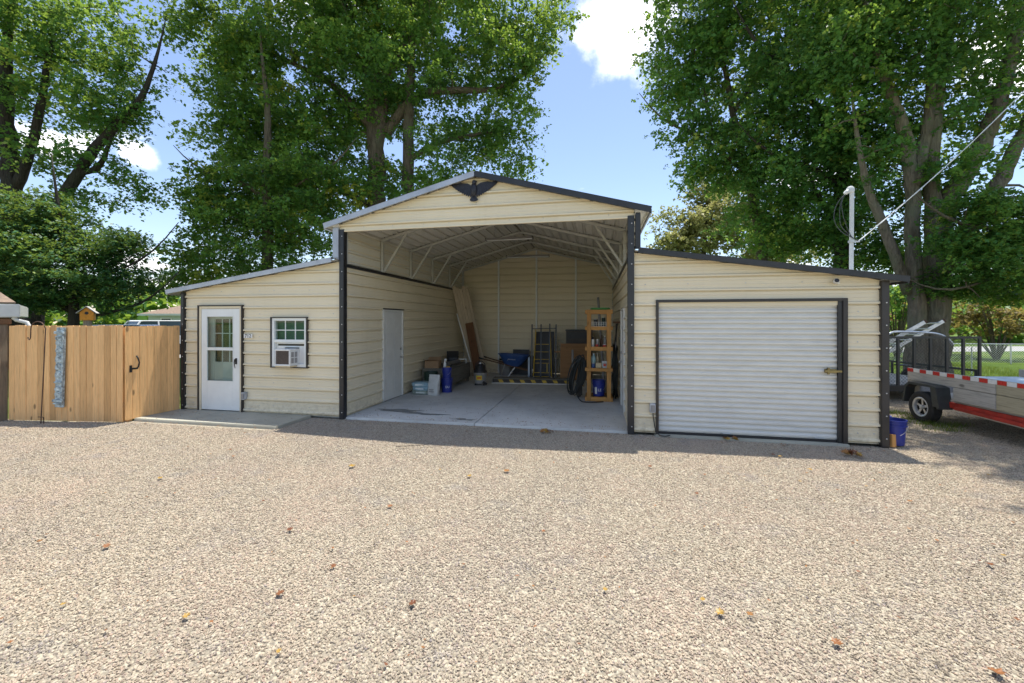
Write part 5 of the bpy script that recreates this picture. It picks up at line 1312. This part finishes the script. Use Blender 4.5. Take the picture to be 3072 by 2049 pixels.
def car(label, loc, rz, paint, h=1.75, L=4.6, W=1.85):
    c = thing('parked_car', label, 'car', loc, rz, 'cars parked beyond the fence')
    prof = [(-L/2, .35), (-L/2+.02, .85), (-L/2+.35, 1.0), (-L*.22, 1.08), (L*.40, 1.10), (L/2-.05, 1.0), (L/2, .8), (L/2, .35)]
    def ext(p, w0, w1):
        mb = MB(); n = len(p); zmin, zmax = min(q[1] for q in p), max(q[1] for q in p); vs = []
        for s_ in (-1, 1):
            for a, b in p: vs.append((a, s_*(w0+(w1-w0)*(b-zmin)/(zmax-zmin))/2, b))
        mb.add(vs, [tuple(range(n)), tuple(reversed(range(n, 2*n)))]+[(i, n+i, n+(i+1) % n, (i+1) % n) for i in range(n)]); return mb
    obj('body', ext(prof, W, W*.97), M[paint], c, bevel=.05, smooth=True)
    g = [(-L*.20, 1.06), (-L*.06, h-.03), (L*.05, h), (L*.36, h-.03), (L*.44, 1.09)]
    obj('cabin', ext(g, W*.93, W*.74), M['carglass'], c, bevel=.03)
    obj('roof', ext([(-L*.075, h-.06), (-L*.05, h), (L*.36, h), (L*.385, h-.06)], W*.765, W*.73), M[paint], c, bevel=.02)
    for s_ in (-1, 1):
        for a, b in (((-L*.20, 1.06), (-L*.07, h-.04)), ((L*.44, 1.09), (L*.37, h-.04)), ((L*.10, 1.07), (L*.10, h-.03))):
            obj('pillar', MB().beam((a[0], s_*W*.462, a[1]), (b[0], s_*W*.375, b[1]), .07, .05), M[paint], c)
        for x in (-L*.30, L*.30): obj('wheel', MB().lathe([(.2, -.11), (.31, -.1), (.33, 0), (.31, .1), (.2, .11)], 24, Matrix.Translation((x, s_*W*.44, .33)) @ Matrix.Rotation(R(90), 4, 'X')), M['tyre'], c, smooth=True)
        obj('headlight', MB().box(-L/2-.01, -L/2+.06, s_*W*.36-.14, s_*W*.36+.14, .72, .84), M['white'], c, bevel=.02)
        obj('tail_light', MB().box(L/2-.06, L/2+.01, s_*W*.40-.09, s_*W*.40+.09, .75, .98), M['redplastic'], c, bevel=.02)
v = at(330, 963, 20); car('grey parked car with its roof just over the cedar fence', (v.x, v.y, -.06), R(20), 'cargrey', 1.74)
v = at(425, 963, 23); car('white parked van beside the pale house', (v.x, v.y, -.06), R(75), 'carwhite', 1.96)

# ------------------------------------------------------------------ trees
LEAVES = []
def leaf_mesh(name, C, size, up=0.5, seed=0, tint_low=0.0):
    r = np.random.default_rng(seed); n = len(C)
    nrm = r.normal(size=(n, 3)); nrm[:, 2] = np.abs(nrm[:, 2])+up; nrm /= np.linalg.norm(nrm, axis=1)[:, None]
    a = r.normal(size=(n, 3)); a[:, 2] -= .35
    u = a-nrm*(a*nrm).sum(1)[:, None]; u /= np.linalg.norm(u, axis=1)[:, None]
    w = np.cross(nrm, u); s = size*(.45+1.0*r.random(n)**1.3)[:, None]
    u *= s*.62; w *= s*.44; k = nrm*s*.12
    V = np.empty((n, 4, 3), np.float32)
    V[:, 0] = C-u; V[:, 1] = C+w*.95-u*.12+k; V[:, 2] = C+u; V[:, 3] = C-w*.95-u*.12+k
    me = bpy.data.meshes.new(name); me.vertices.add(4*n); me.loops.add(4*n); me.polygons.add(n)
    me.vertices.foreach_set('co', V.ravel()); me.loops.foreach_set('vertex_index', np.arange(4*n, dtype=np.int32))
    me.polygons.foreach_set('loop_start', np.arange(0, 4*n, 4, dtype=np.int32))
    try: me.polygons.foreach_set('loop_total', np.full(n, 4, np.int32))
    except Exception: pass
    return me, r
def crown(name, clumps, per, size, m, parent, seed, up=.5, flat=.62, origin=None, spread=1.0):
    """clumps: (x, y, z, radius, tint). Leaves thicken towards the outside of each clump."""
    r = np.random.default_rng(seed); Cs = []; T = []
    for cx, cy, cz, rad, tn in clumps:
        n = max(8, int(per*rad*rad*r.uniform(.75, 1.25)))
        K = 9; mm = max(3, n//K)                       # leafy twigs: K leaves along each drooping spray
        d = r.normal(size=(mm, 3)); d /= np.linalg.norm(d, axis=1)[:, None]
        q = r.random(mm)**.45*rad*spread*(1+.14*r.normal(size=mm))
        P = d*q[:, None]; P[:, 2] *= flat; P[:, 2] -= .10*(P[:, 0]**2+P[:, 1]**2)/max(rad, .1)
        dr = d*.8+r.normal(size=(mm, 3))*.45; dr[:, 2] = dr[:, 2]*.5-.22; dr /= np.linalg.norm(dr, axis=1)[:, None]
        Ls = (.30+.35*r.random(mm))*min(rad, 1.1)*.9
        tt = np.linspace(-.5, .6, K)
        Q = P[:, None, :]+dr[:, None, :]*(Ls[:, None]*tt)[:, :, None]+r.normal(size=(mm, K, 3))*size*.42
        Q[:, :, 2] -= (Ls[:, None]*np.maximum(tt, 0)**2)*.35
        tw_ = np.clip(tn+r.normal(size=(mm, 1))*.16+r.normal(size=(mm, K))*.08, 0, 1)
        Cs.append(Q.reshape(-1, 3)+np.array((cx, cy, cz))); T.append(tw_.ravel())
    C = np.concatenate(Cs); T = np.concatenate(T)
    if origin is not None: C = C-np.array(origin)
    me, _ = leaf_mesh(name, C.astype(np.float32), size, up, seed+1)
    a = me.attributes.new('tint', 'FLOAT', 'POINT'); a.data.foreach_set('value', np.repeat(T, 4).astype(np.float32))
    me.update(calc_edges=True); LEAVES.append(len(C))
    return link(name, me, m, parent)
def fill(ellipsoids, n, seed, rmin=.55, rmax=1.15, tint=.42, shell=.45):
    r = np.random.default_rng(seed); vols = np.array([e[3]*e[4]*e[5] for e in ellipsoids])**.75; pr = vols/vols.sum(); out = []
    for k in range(n):
        e = ellipsoids[r.choice(len(ellipsoids), p=pr)]
        d = r.normal(size=3); d /= np.linalg.norm(d); q = r.random()**shell
        p = np.array(e[:3])+d*q*np.array(e[3:6])
        tn = tint+r.normal()*.17+(.36 if r.random() < .12 else 0)
        out.append((p[0], p[1], max(.5, p[2]), r.uniform(rmin, rmax), tn))
    return out
def skeleton(stems, clumps, seed, origin, twig=.03):
    """stems: lists of (point, radius). Each clump is joined to the nearest node by a sagging branch."""
    r = random.Random(seed); nodes = []; mb = MB(); O = Vector(origin)
    for st in stems:
        pts = [Vector(p) for p, _ in st]; rs = [q for _, q in st]; P = []; Q = []
        for i in range(len(pts)-1):
            for k in range(5):
                t = k/5; p = pts[i].lerp(pts[i+1], t); q = rs[i]+(rs[i+1]-rs[i])*t
                P.append(p); Q.append(q)
        P.append(pts[-1]); Q.append(rs[-1])
        P = [sum((P[max(0, min(len(P)-1, i+j))] for j in (-2, -1, 0, 1, 2)), Vector())/5 if 1 < i < len(P)-2 else P[i] for i in range(len(P))]
        P = [p+Vector((r.uniform(-1, 1), r.uniform(-1, 1), 0))*q*.18 for p, q in zip(P, Q)]
        dl = (P[-1]-P[-4]).normalized(); k0 = len(P)
        for k in range(1, 5): P.append(P[k0-1]+dl*(.45*k)+Vector((0, 0, .05*k*k))); Q.append(Q[k0-1]*(1-k/4)+.012)
        mb.tube([p-O for p in P], Q, 12)
        nodes += [(p, q) for p, q in zip(P, Q) if p.z > 2.2]
    arr = np.array([tuple(n[0]) for n in nodes]); rad = [n[1] for n in nodes]
    order = sorted(clumps, key=lambda c: float(((arr-np.array(c[:3]))**2).sum(1).min()))
    for c in order:
        p = np.array(c[:3]); dd = arr-p; cost = (dd**2).sum(1)+np.where(arr[:, 2] > p[2]+.4, 4.0, 0)*1.0
        i = int(cost.argmin()); a = Vector(arr[i]); b = Vector(p); ln = (b-a).length
        if ln < .25: continue
        r0 = min(rad[i]*.72, .012*ln+.028); n = max(3, int(ln/.45)); P = []; Q = []
        sag = Vector((r.uniform(-.1, .1), r.uniform(-.1, .1), .10))*ln
        for k in range(n+1):
            t = k/n; q = a.lerp(b, t)+sag*4*t*(1-t)*.6+Vector((r.uniform(-1, 1), r.uniform(-1, 1), r.uniform(-1, 1)))*.05*ln*(1 if 0 < k < n else 0)
            P.append(q); Q.append(r0*(1-t)+.010*t)
        mb.tube([q-O for q in P], Q, 6, cap=False)
        arr = np.vstack([arr]+[np.array(tuple(q))[None] for q in P[1:]]); rad += Q[1:]
    return mb
def E(px, py, Z, rx, ry, rd=None):                 # ellipsoid from photograph size at depth Z
    p = at(px, py, Z); s = F_PX/Z; return (p.x, p.y, p.z, rx/s, (rd if rd else rx/s*.8), ry/s)
def S(Z, *pts): return [(at(px, py, Z+(dz[0] if dz else 0)), q) for px, py, q, *dz in pts]
def tree(label, base, stems, ells, n, per, size, m, seed, barkm='bark', rmin=.6, rmax=1.2, flat=.62, up=.5, tint=.42, group='trees round the yard', extra=(), name='tree', shell=.45):
    t = thing(name, label, 'tree', base, 0, group)
    cl = fill(ells, n, seed, rmin, rmax, tint, shell)+list(extra); rq = random.Random(seed+9)
    for st in stems:                                   # sprays of leaves round the upper end of every stem
        a, b_ = Vector(st[-2][0]), Vector(st[-1][0])
        for k in range(7):
            p = a.lerp(b_, .2+.2*k); cl.append((p.x+rq.gauss(0, .45), p.y+rq.gauss(0, .35)-.25, p.z+rq.gauss(0, .35), rq.uniform(rmin*.7, rmin*1.2), tint+rq.gauss(0, .15)))
    obj('trunk', skeleton(stems, cl, seed, base), M[barkm], t, smooth=False)
    for p in bpy.data.objects[t.children[-1].name].data.polygons: p.use_smooth = True
    crown('crown', cl, per, size, M[m], t, seed+5, up, flat, base)
    return t
b = at(1150, 963, 21.5); b.z = -.06
def G(px, Z, r): p = at(px, 963, Z); p.z = -.1; return (p, r)
Zc = 21.5
tree('huge leafy tree directly behind the tall gable', b,
     [[G(1140, Zc, .62)]+S(Zc, (1132, 700, .50), (1126, 470, .42), (1142, 330, .36), (1168, 190, .30), (1230, 110, .24), (1300, -20, .18), (1340, -200, .10)),
      [G(1222, Zc, .40)]+S(Zc, (1222, 700, .34), (1222, 430, .28), (1232, 200, .22), (1240, 40, .18), (1235, -200, .10)),
      S(Zc, (1128, 520, .36), (1112, 330, .30), (1098, 150, .24), (1050, 60, .2), (1000, -60, .15)),
      S(Zc, (1130, 330, .25), (1126, 100, .22), (1130, -120, .14)),
      S(Zc, (1160, 400, .26), (1210, 320, .24), (1270, 275, .21), (1380, 270, .17), (1480, 272, .12), (1560, 230, .08)),
      S(Zc, (1110, 380, .2), (1000, 250, .16), (880, 190, .12), (760, 140, .08)),
      S(Zc, (1120, 620, .2), (1000, 560, .15), (860, 520, .10)), S(Zc, (1222, 480, .16), (1330, 420, .12), (1450, 400, .08))],
     [E(1550, 90, Zc, 190, 190), E(1500, 330, Zc, 120, 150), E(1450, 480, Zc, 130, 75), E(1350, 200, Zc, 250, 260), E(1130, 120, Zc, 320, 260), E(900, 180, Zc, 300, 280),
      E(700, 150, Zc, 190, 200), E(760, 420, Zc, 180, 180), E(960, 470, Zc, 230, 190), E(1230, 540, Zc, 230, 120), E(1000, 640, Zc, 200, 110), E(1100, -180, Zc, 520, 160)],
     600, 353, .138, 'leaf', 21, rmin=.7, rmax=1.35, tint=.40)
Zt = 18.5; b = at(800, 963, Zt); b.z = -.06
tree('slimmer leafy tree left behind the left lean-to', b, [[G(800, Zt, .26)]+S(Zt, (802, 700, .22), (800, 480, .17), (806, 330, .12), (790, 200, .07)), S(Zt, (800, 600, .12), (720, 540, .08), (640, 520, .05)), S(Zt, (800, 640, .12), (880, 560, .08), (960, 520, .05))],
     [E(640, 560, Zt, 110, 110), E(600, 680, Zt, 95, 90), E(540, 800, Zt, 55, 70), E(760, 640, Zt, 190, 140), E(930, 680, Zt, 150, 90), E(720, 790, Zt, 200, 70), E(860, 540, Zt, 150, 110), E(560, 850, Zt, 70, 50)],
     260, 321, .117, 'leaf', 33, rmin=.5, rmax=.95, tint=.40)
Zl = 17.0; b = at(110, 963, Zl); b.z = -.06
tree('big spreading tree at the left edge with a long leaning limb', b,
     [[G(60, Zl, .40)]+S(Zl, (35, 650, .34), (30, 480, .30), (15, 300, .22), (20, 100, .14), (40, -100, .08)),
      S(Zl, (50, 560, .20), (100, 430, .16), (125, 300, .13), (150, 150, .09), (180, 0, .06)),
      [G(90, Zl, .30)]+S(Zl, (135, 690, .24), (205, 560, .21), (290, 440, .18), (350, 370, .16), (420, 310, .12), (450, 230, .08)),
      S(Zl, (235, 520, .12), (300, 505, .10), (325, 440, .07))],
     [E(120, 60, Zl, 300, 170), E(90, 260, Zl, 230, 120), E(330, 180, Zl, 150, 130), E(290, 330, Zl, 150, 70), E(400, 380, Zl, 60, 45), E(200, 480, Zl, 150, 60), E(370, 540, Zl, 110, 40), E(250, 620, Zl, 120, 60), E(40, 420, Zl, 80, 80), E(440, 590, Zl, 50, 40), E(-250, 200, Zl, 260, 400)],
     370, 277, .117, 'leafmaple', 45, 'barkdark', rmin=.5, rmax=1.0, tint=.36, shell=.55, extra=fill([(-12.8, -1.0, 12.5, 2.8, 2.6, .7)], 34, 167, .7, 1.1))
Zd_ = 13.5; b = at(222, 963, Zd_); b.z = -.06
tree('low dense dark tree with layered boughs behind the cedar fence', b,
     [[G(222, Zd_, .17)]+S(Zd_, (222, 930, .14), (215, 820, .11), (190, 700, .07)), S(Zd_, (222, 935, .09), (150, 905, .07), (60, 890, .04)), S(Zd_, (225, 935, .08), (280, 950, .07), (380, 925, .035)), S(Zd_, (220, 880, .07), (300, 830, .05), (380, 800, .03))],
     [E(130, 720, Zd_, 220, 90), E(60, 650, Zd_, 170, 80), E(210, 820, Zd_, 230, 80), E(340, 860, Zd_, 110, 70), E(110, 885, Zd_, 180, 50), E(-150, 780, Zd_, 160, 160), E(290, 740, Zd_, 120, 60)],
     360, 556, .082, 'leafdark', 57, 'barkdark', rmin=.4, rmax=.8, flat=.30, up=1.2, tint=.40)
Zm = 13.2; b = at(2780, 963, Zm); b.z = -.06
tree('large many-stemmed maple behind the trailers at right', b,
     [[G(2752, Zm, .34)]+S(Zm, (2750, 960, .235), (2738, 740, .20), (2735, 500, .185), (2712, 380, .165), (2668, 270, .14), (2630, 160, .11), (2600, 20, .08)),
      [G(2802, Zm, .46)]+S(Zm, (2802, 960, .36), (2808, 780, .31), (2822, 640, .29), (2905, 500, .25), (2965, 400, .23), (3010, 260, .20), (3050, 80, .16), (3080, -150, .10)),
      S(Zm, (2810, 760, .26), (2796, 600, .21), (2792, 450, .18), (2815, 280, .15), (2850, 100, .12), (2860, -100, .08)),
      S(Zm, (2735, 560, .20), (2775, 430, .17), (2790, 300, .13), (2800, 150, .10)),
      S(Zm, (2830, 800, .27), (2920, 660, .24), (2990, 560, .21), (3060, 430, .18), (3130, 250, .12)),
      S(Zm, (2730, 880, .16), (2650, 680, .14), (2600, 560, .11), (2580, 460, .07))],
     [E(2800, 60, Zm, 330, 160), E(2560, 120, Zm, 220, 170), E(2950, 250, Zm, 200, 200), E(2640, 300, Zm, 190, 130), E(2900, 480, Zm-1, 170, 90), E(2640, 620, Zm+1, 120, 120), E(2690, 800, Zm+2, 130, 90), E(2620, 740, Zm+2, 110, 80), E(3150, 350, Zm, 150, 350), E(2750, -200, Zm, 420, 180),],
     330, 450, .106, 'leafmaple', 66, 'barklight', rmin=.5, rmax=1.0, tint=.40, shell=.55, extra=fill([(7.8, 2.7, 12.0, 3.4, 2.8, .7)], 65, 166, .7, 1.1))
Zr = 16.0; b = at(2528, 963, Zr); b.z = -.06
tree('dark-trunked tree with a broken limb behind the service mast', b,
     [[G(2534, Zr, .36)]+S(Zr, (2532, 800, .31), (2522, 680, .28), (2530, 520, .24), (2520, 330, .19), (2500, 120, .13), (2490, -80, .08)), S(Zr, (2530, 420, .15), (2400, 260, .11), (2290, 150, .07)), S(Zr, (2520, 560, .13), (2430, 500, .10), (2340, 470, .06)), S(Zr, (2522, 690, .16), (2497, 655, .12))],
     [E(2450, 120, Zr, 230, 190), E(2400, 350, Zr, 220, 150), E(2420, 560, Zr, 170, 120), E(2560, 450, Zr, 150, 150), E(2440, 720, Zr+1, 170, 60), E(2400, -150, Zr, 350, 130)],
     300, 353, .117, 'leafmaple', 78, 'barkdark', rmin=.6, rmax=1.1, tint=.36)
Zs = 18.5; b = at(2295, 963, Zs); b.z = -.06
tree('tall tree whose crown edge frames the sky right of the gable', b,
     [[G(2300, Zs, .26)]+S(Zs, (2292, 790, .23), (2268, 640, .20), (2230, 480, .16), (2190, 300, .12), (2160, 120, .08)), S(Zs, (2240, 520, .10), (2120, 420, .08), (2030, 380, .05)), S(Zs, (2200, 340, .10), (2290, 200, .07)), S(Zs, (2140, 420, .07), (2110, 250, .06), (2095, 200, .04))],
     [E(2080, 120, Zs, 150, 170), E(2040, 330, Zs, 115, 120), E(2200, 250, Zs, 170, 220), E(2170, 480, Zs, 150, 90), E(2270, 560, Zs, 150, 110), E(2080, 500, Zs, 70, 60), E(2320, 680, Zs, 140, 90), E(2100, -130, Zs, 220, 120)],
     330, 299, .124, 'leafmaple', 89, 'bark', rmin=.5, rmax=1.05, tint=.44)
Zp = 38.0; b = at(2110, 963, Zp); b.z = -.06
tree('distant pale yellow-tan tree beyond the right lean-to roof', b, [[G(2110, Zp, .3)]+S(Zp, (2110, 800, .26), (2115, 700, .18), (2120, 600, .1))],
     [E(2100, 680, Zp, 130, 85), E(2160, 590, Zp, 100, 80), E(2040, 740, Zp, 75, 50), E(2260, 700, Zp, 110, 80), E(2350, 760, Zp, 110, 50)], 200, 95, .24, 'leafpale', 95, rmin=.8, rmax=1.6, tint=.5)
Zu = 11.5; b = at(3010, 963, Zu); b.z = -.06
tree('low maple boughs hanging at the right edge over the lawn', b, [[G(3150, Zu, .20)]+S(Zu, (3140, 900, .16), (3120, 760, .12), (3020, 690, .08), (2930, 680, .05)), S(Zu, (3120, 800, .08), (3000, 830, .05), (2900, 860, .03))],
     [E(2990, 720, Zu, 140, 70), E(2930, 800, Zu, 110, 60), E(3060, 820, Zu, 100, 70), E(2880, 730, Zu, 70, 50), E(2960, 640, Zu, 130, 60), E(2900, 850, Zu+1, 90, 50), E(3030, 880, Zu+1, 90, 40), E(3200, 720, Zu, 150, 160)],
     240, 642, .082, 'leafmaple', 101, rmin=.35, rmax=.7, flat=.45, up=.9, tint=.42)
def shrub(label, px, py, Z, rx, ry, n, m, seed, size=.12, per=220, cat='shrub', tint=.45):
    b = at(px, 963, Z); b.z = -.06; t = thing('shrub', label, cat, b, 0, 'shrubs round the yard'); r = random.Random(seed)
    cl = fill([E(px, py, Z, rx, ry)], n, seed, .3, .6, tint, .5)
    mb = MB()
    for c in cl[:16]:
        p = Vector(c[:3])-b; mb.tube([(p.x*.05, p.y*.05, 0), (p.x*.45, p.y*.45, p.z*.55), tuple(p)], [.05, .03, .01], 5)
    obj('stems', mb, M['bark'], t); crown('foliage', cl, per, size, M[m], t, seed+3, .4, .8, b)
shrub('dense green shrub low behind the black trailer', 2690, 900, 22, 120, 80, 70, 'leafmaple', 17, .15, 170, tint=.45)
shrub('brown-leaved tangled shrub beyond the chain-link fence at far right', 2990, 935, 21, 130, 75, 70, 'leafbrown', 7, .16, 120)
shrub('sunlit green shrub beside the brown one', 2800, 950, 24, 130, 60, 60, 'leaf', 8, .18, 110, tint=.62)
shrub('yellowish shrub past the maple trunk', 2650, 960, 27, 90, 70, 50, 'leafbrown', 9, .2, 100, tint=.7)
shrub('bright yellow-green shrub behind the left lean-to roof', 650, 850, 17, 60, 60, 34, 'leaf', 10, .15, 150, tint=.85)

# a far-off belt of woods closing the view
r_ = random.Random(4); cl = []
for k in range(420):
    a = R(-75+150*r_.random()+11.45); dist = r_.uniform(55, 75); h = r_.uniform(.5, 5.2)
    cl.append((-math.sin(a)*dist, -CAM_D+math.cos(a)*dist, h, r_.uniform(1.6, 3.0), .5+r_.gauss(0, .12)))
o = crown('distant_woods', cl, 16, .75, M['leaf'], None, 140, .4, .8); o['kind'] = 'stuff'; tag(o, 'far belt of woodland along the horizon', 'woodland')

# ------------------------------------------------------------------ small growth and litter
def tufts(spots, name, label, seed, hgt=.10, per=60):
    r = np.random.default_rng(seed); C = []; H = []
    for x, y, sx, sy in spots:
        for k in range(per): C.append((x+r.normal()*sx, y+r.normal()*sy)); H.append(hgt*r.uniform(.5, 1.3))
    n = len(C); V = np.empty((n, 3, 3), np.float32)
    for i, ((x, y), h) in enumerate(zip(C, H)):
        a = r.uniform(0, 6.28); w = .005; lx, ly = r.normal()*h*.5, r.normal()*h*.5
        V[i] = ((x-w*math.cos(a), y-w*math.sin(a), -.03), (x+w*math.cos(a), y+w*math.sin(a), -.03), (x+lx, y+ly, h))
    me = bpy.data.meshes.new(name); me.from_pydata(V.reshape(-1, 3).tolist(), [], [(3*i, 3*i+1, 3*i+2) for i in range(n)])
    at2 = me.attributes.new('tint', 'FLOAT', 'POINT'); at2.data.foreach_set('value', np.repeat(r.random(n), 3).astype(np.float32))
    o = link(name, me, M['grass'], kind='stuff'); tag(o, label, 'grass'); return o
sp2 = []; rr = random.Random(3)
for px, py in ((2670, 1236), (2700, 1240), (2730, 1255), (2700, 1262), (2790, 1272), (2820, 1280), (2840, 1290), (2760, 1248), (2860, 1275)):
    t = (CAM_H)/((py-HORIZON)/F_PX); p = at(px, py, t); sp2.append((p.x, p.y, .14, .05))
tufts(sp2, 'weeds', 'thin green weeds growing in the gravel by the trailer wheel', 5, .07, 90)
sp3 = [(rr.uniform(4.5, 16), rr.uniform(7.0, 14), .5, .4) for _ in range(150)]
tufts(sp3, 'lawn_grass', 'short grass of the lawn behind the trailers', 6, .09, 130)

def leaf_litter(kind):
    pts = [(0, -.055), (.012, -.03), (.045, -.035), (.034, -.008), (.055, .012), (.026, .016), (.022, .045), (.008, .03), (0, .065), (-.008, .03), (-.022, .045), (-.026, .016), (-.055, .012), (-.034, -.008), (-.045, -.035), (-.012, -.03)]
    rr = random.Random(kind); vs = [(x, y, .25*abs(x)*rr.uniform(.3, 1.6)+.35*max(0, y)*rr.uniform(.1, 1)) for x, y in pts]+[(0, 0, 0)]
    n = len(pts); me = bpy.data.meshes.new('fallen_leaf'); me.from_pydata(vs+[(x, y, z-.0015) for x, y, z in vs], [], [(k, (k+1) % n, n) for k in range(n)]+[(n+1+(k+1) % n, n+1+k, 2*n+1) for k in range(n)])
    a = me.attributes.new('tint', 'FLOAT', 'POINT'); v = rr.choice((.05, .2, .45, .6, .95)); a.data.foreach_set('value', [v]*len(me.vertices)); me.materials.append(M['deadleaf']); return me
lm = [leaf_litter(k) for k in range(9)]
spots = [(320, 1640), (840, 1782), (1055, 1399), (1520, 1414), (1408, 1429), (1630, 1595), (1238, 1812), (836, 1956), (2090, 1482), (2115, 1425), (2320, 1365), (2340, 1370), (2420, 1420), (2430, 1410), (2510, 1930), (2980, 1635), (3010, 1668), (2970, 1695), (2990, 2020), (3050, 1860), (2108, 1800), (2250, 1845), (2160, 1840), (1170, 1520), (790, 1504), (480, 1435), (690, 1350), (700, 1370), (140, 1605), (190, 1815), (120, 1625), (560, 1850), (30, 1930), (870, 1590), (1320, 1410), (1400, 1295), (1590, 1300), (2280, 1385), (2600, 1460), (2730, 1505), (2970, 1427), (1700, 1345), (1240, 1263), (2400, 1445), (1950, 1400), (2640, 1420), (1000, 1700), (1815, 1770)]
special = {0: 'large curled tan leaf on the gravel at left', 3: 'upright rust-brown leaf on the gravel before the bay', 14: 'yellow-green leaf on the gravel at lower right', 18: 'dark orange leaf at the bottom right corner of the gravel', 2: 'yellow leaf on the gravel left of centre'}
SEEN = {}
for i, (px, py) in enumerate(spots):
    t = (CAM_H-.0)/((py-HORIZON)/F_PX); p = at(px, py, t); rr = random.Random(i*3+2)
    o = link('fallen_leaf', lm[i % 9], None, loc=(p.x, p.y, .007), rot=(rr.uniform(-.12, .12), rr.uniform(-.12, .12), rr.uniform(0, 6.28)))
    o.scale = (rr.uniform(.45, .95)*(1.1 if i in special else .62),)*3
    tint_v = lm[i % 9].attributes['tint'].data[0].value
    cw = 'rust-brown' if tint_v < .1 else 'dark brown' if tint_v < .3 else 'tan' if tint_v < .5 else 'orange-tan' if tint_v < .8 else 'yellow'
    row = 'in the shade' if py < 1300 else 'near the shadow edge' if py < 1440 else 'in mid-yard' if py < 1650 else 'in the foreground'
    colw = ('below the cedar fence', 'below the storm door', 'below the open bay', 'below the lumber shelf', 'below the roller door', 'below the trailer')[min(5, px//512)]
    lab = special.get(i, f'small {cw} leaf on the gravel {row}, {colw}')
    if lab in SEEN:
        so, sy = SEEN[lab]; nearer, farther = (o, so) if py > sy else (so, o)
        if so['label'] == lab: nearer['label'] = lab+', nearer'; farther['label'] = lab+', farther'
        o['category'] = 'leaf'; o['group'] = 'fallen leaves on the gravel'
        if 'label' not in o: o['label'] = lab+', third one'
    else:
        SEEN[lab] = (o, py); tag(o, lab, 'leaf', 'fallen leaves on the gravel')
for i, (px, py) in enumerate(((2560, 1368), (1640, 1297), (2180, 1318))):
    t = CAM_H/((py-HORIZON)/F_PX); p = at(px, py, t); mb = MB(); rr = random.Random(i)
    o = thing('leaf_clump', ('dark damp clump of leaves near the right building corner', 'small dark clump of litter before the bay floor', 'small dark clump of litter before the roll-up door')[i], 'leaf clump', (p.x, p.y, .0))
    for k in range(7 if i == 0 else 4): link('leaf', lm[(k*2+i) % 9], None, o, loc=(rr.gauss(0, .05), rr.gauss(0, .03), .015+.006*k), rot=(rr.uniform(-.6, .6), rr.uniform(-.6, .6), rr.uniform(0, 6)))
rr = np.random.default_rng(77); V = []; Fs = []; T = []
def bit(x, y, z, s):
    a = rr.uniform(0, 6.28); c_, s_ = math.cos(a), math.sin(a); b = len(V)
    for px_, py_ in ((-1, 0), (0, -.55), (1.1, .1), (.1, .6)): V.append((x+(px_*c_-py_*s_)*s, y+(px_*s_+py_*c_)*s, z+rr.uniform(0, .5)*s))
    Fs.append((b, b+1, b+2, b+3)); T.extend([rr.random()*.7]*4)
for _ in range(230):
    x = rr.uniform(-9, 4.2); bit(x, -.05-abs(rr.normal())*.22 if not -8.5 < x < -5.4 else -.93-abs(rr.normal())*.15, .004, rr.uniform(.008, .022))
for _ in range(260): bit(rr.uniform(-4.6, .4), .05+abs(rr.normal())*1.2, .027, rr.uniform(.006, .02))
for _ in range(420): bit(rr.uniform(-10, 8), rr.uniform(-5.5, -.8), .004, rr.uniform(.006, .018))
for _ in range(60): bit(rr.uniform(-8.4, -5.5), rr.uniform(-.85, -.05), .036, rr.uniform(.006, .016))
me = bpy.data.meshes.new('leaf_litter'); me.from_pydata(V, [], Fs)
a = me.attributes.new('tint', 'FLOAT', 'POINT'); a.data.foreach_set('value', T)
o = link('leaf_litter', me, M['deadleaf'], kind='stuff'); tag(o, 'tiny dry leaf scraps scattered over gravel and concrete', 'litter')
tw = obj('dry_twig', MB().tube([(-2.9, -1.5, .012), (-2.75, -1.46, .018), (-2.62, -1.38, .012), (-2.5, -1.36, .016)], [.005, .005, .004, .002], 6), M['barkdark']); tag(tw, 'thin dry twig on the gravel before the bay', 'twig')
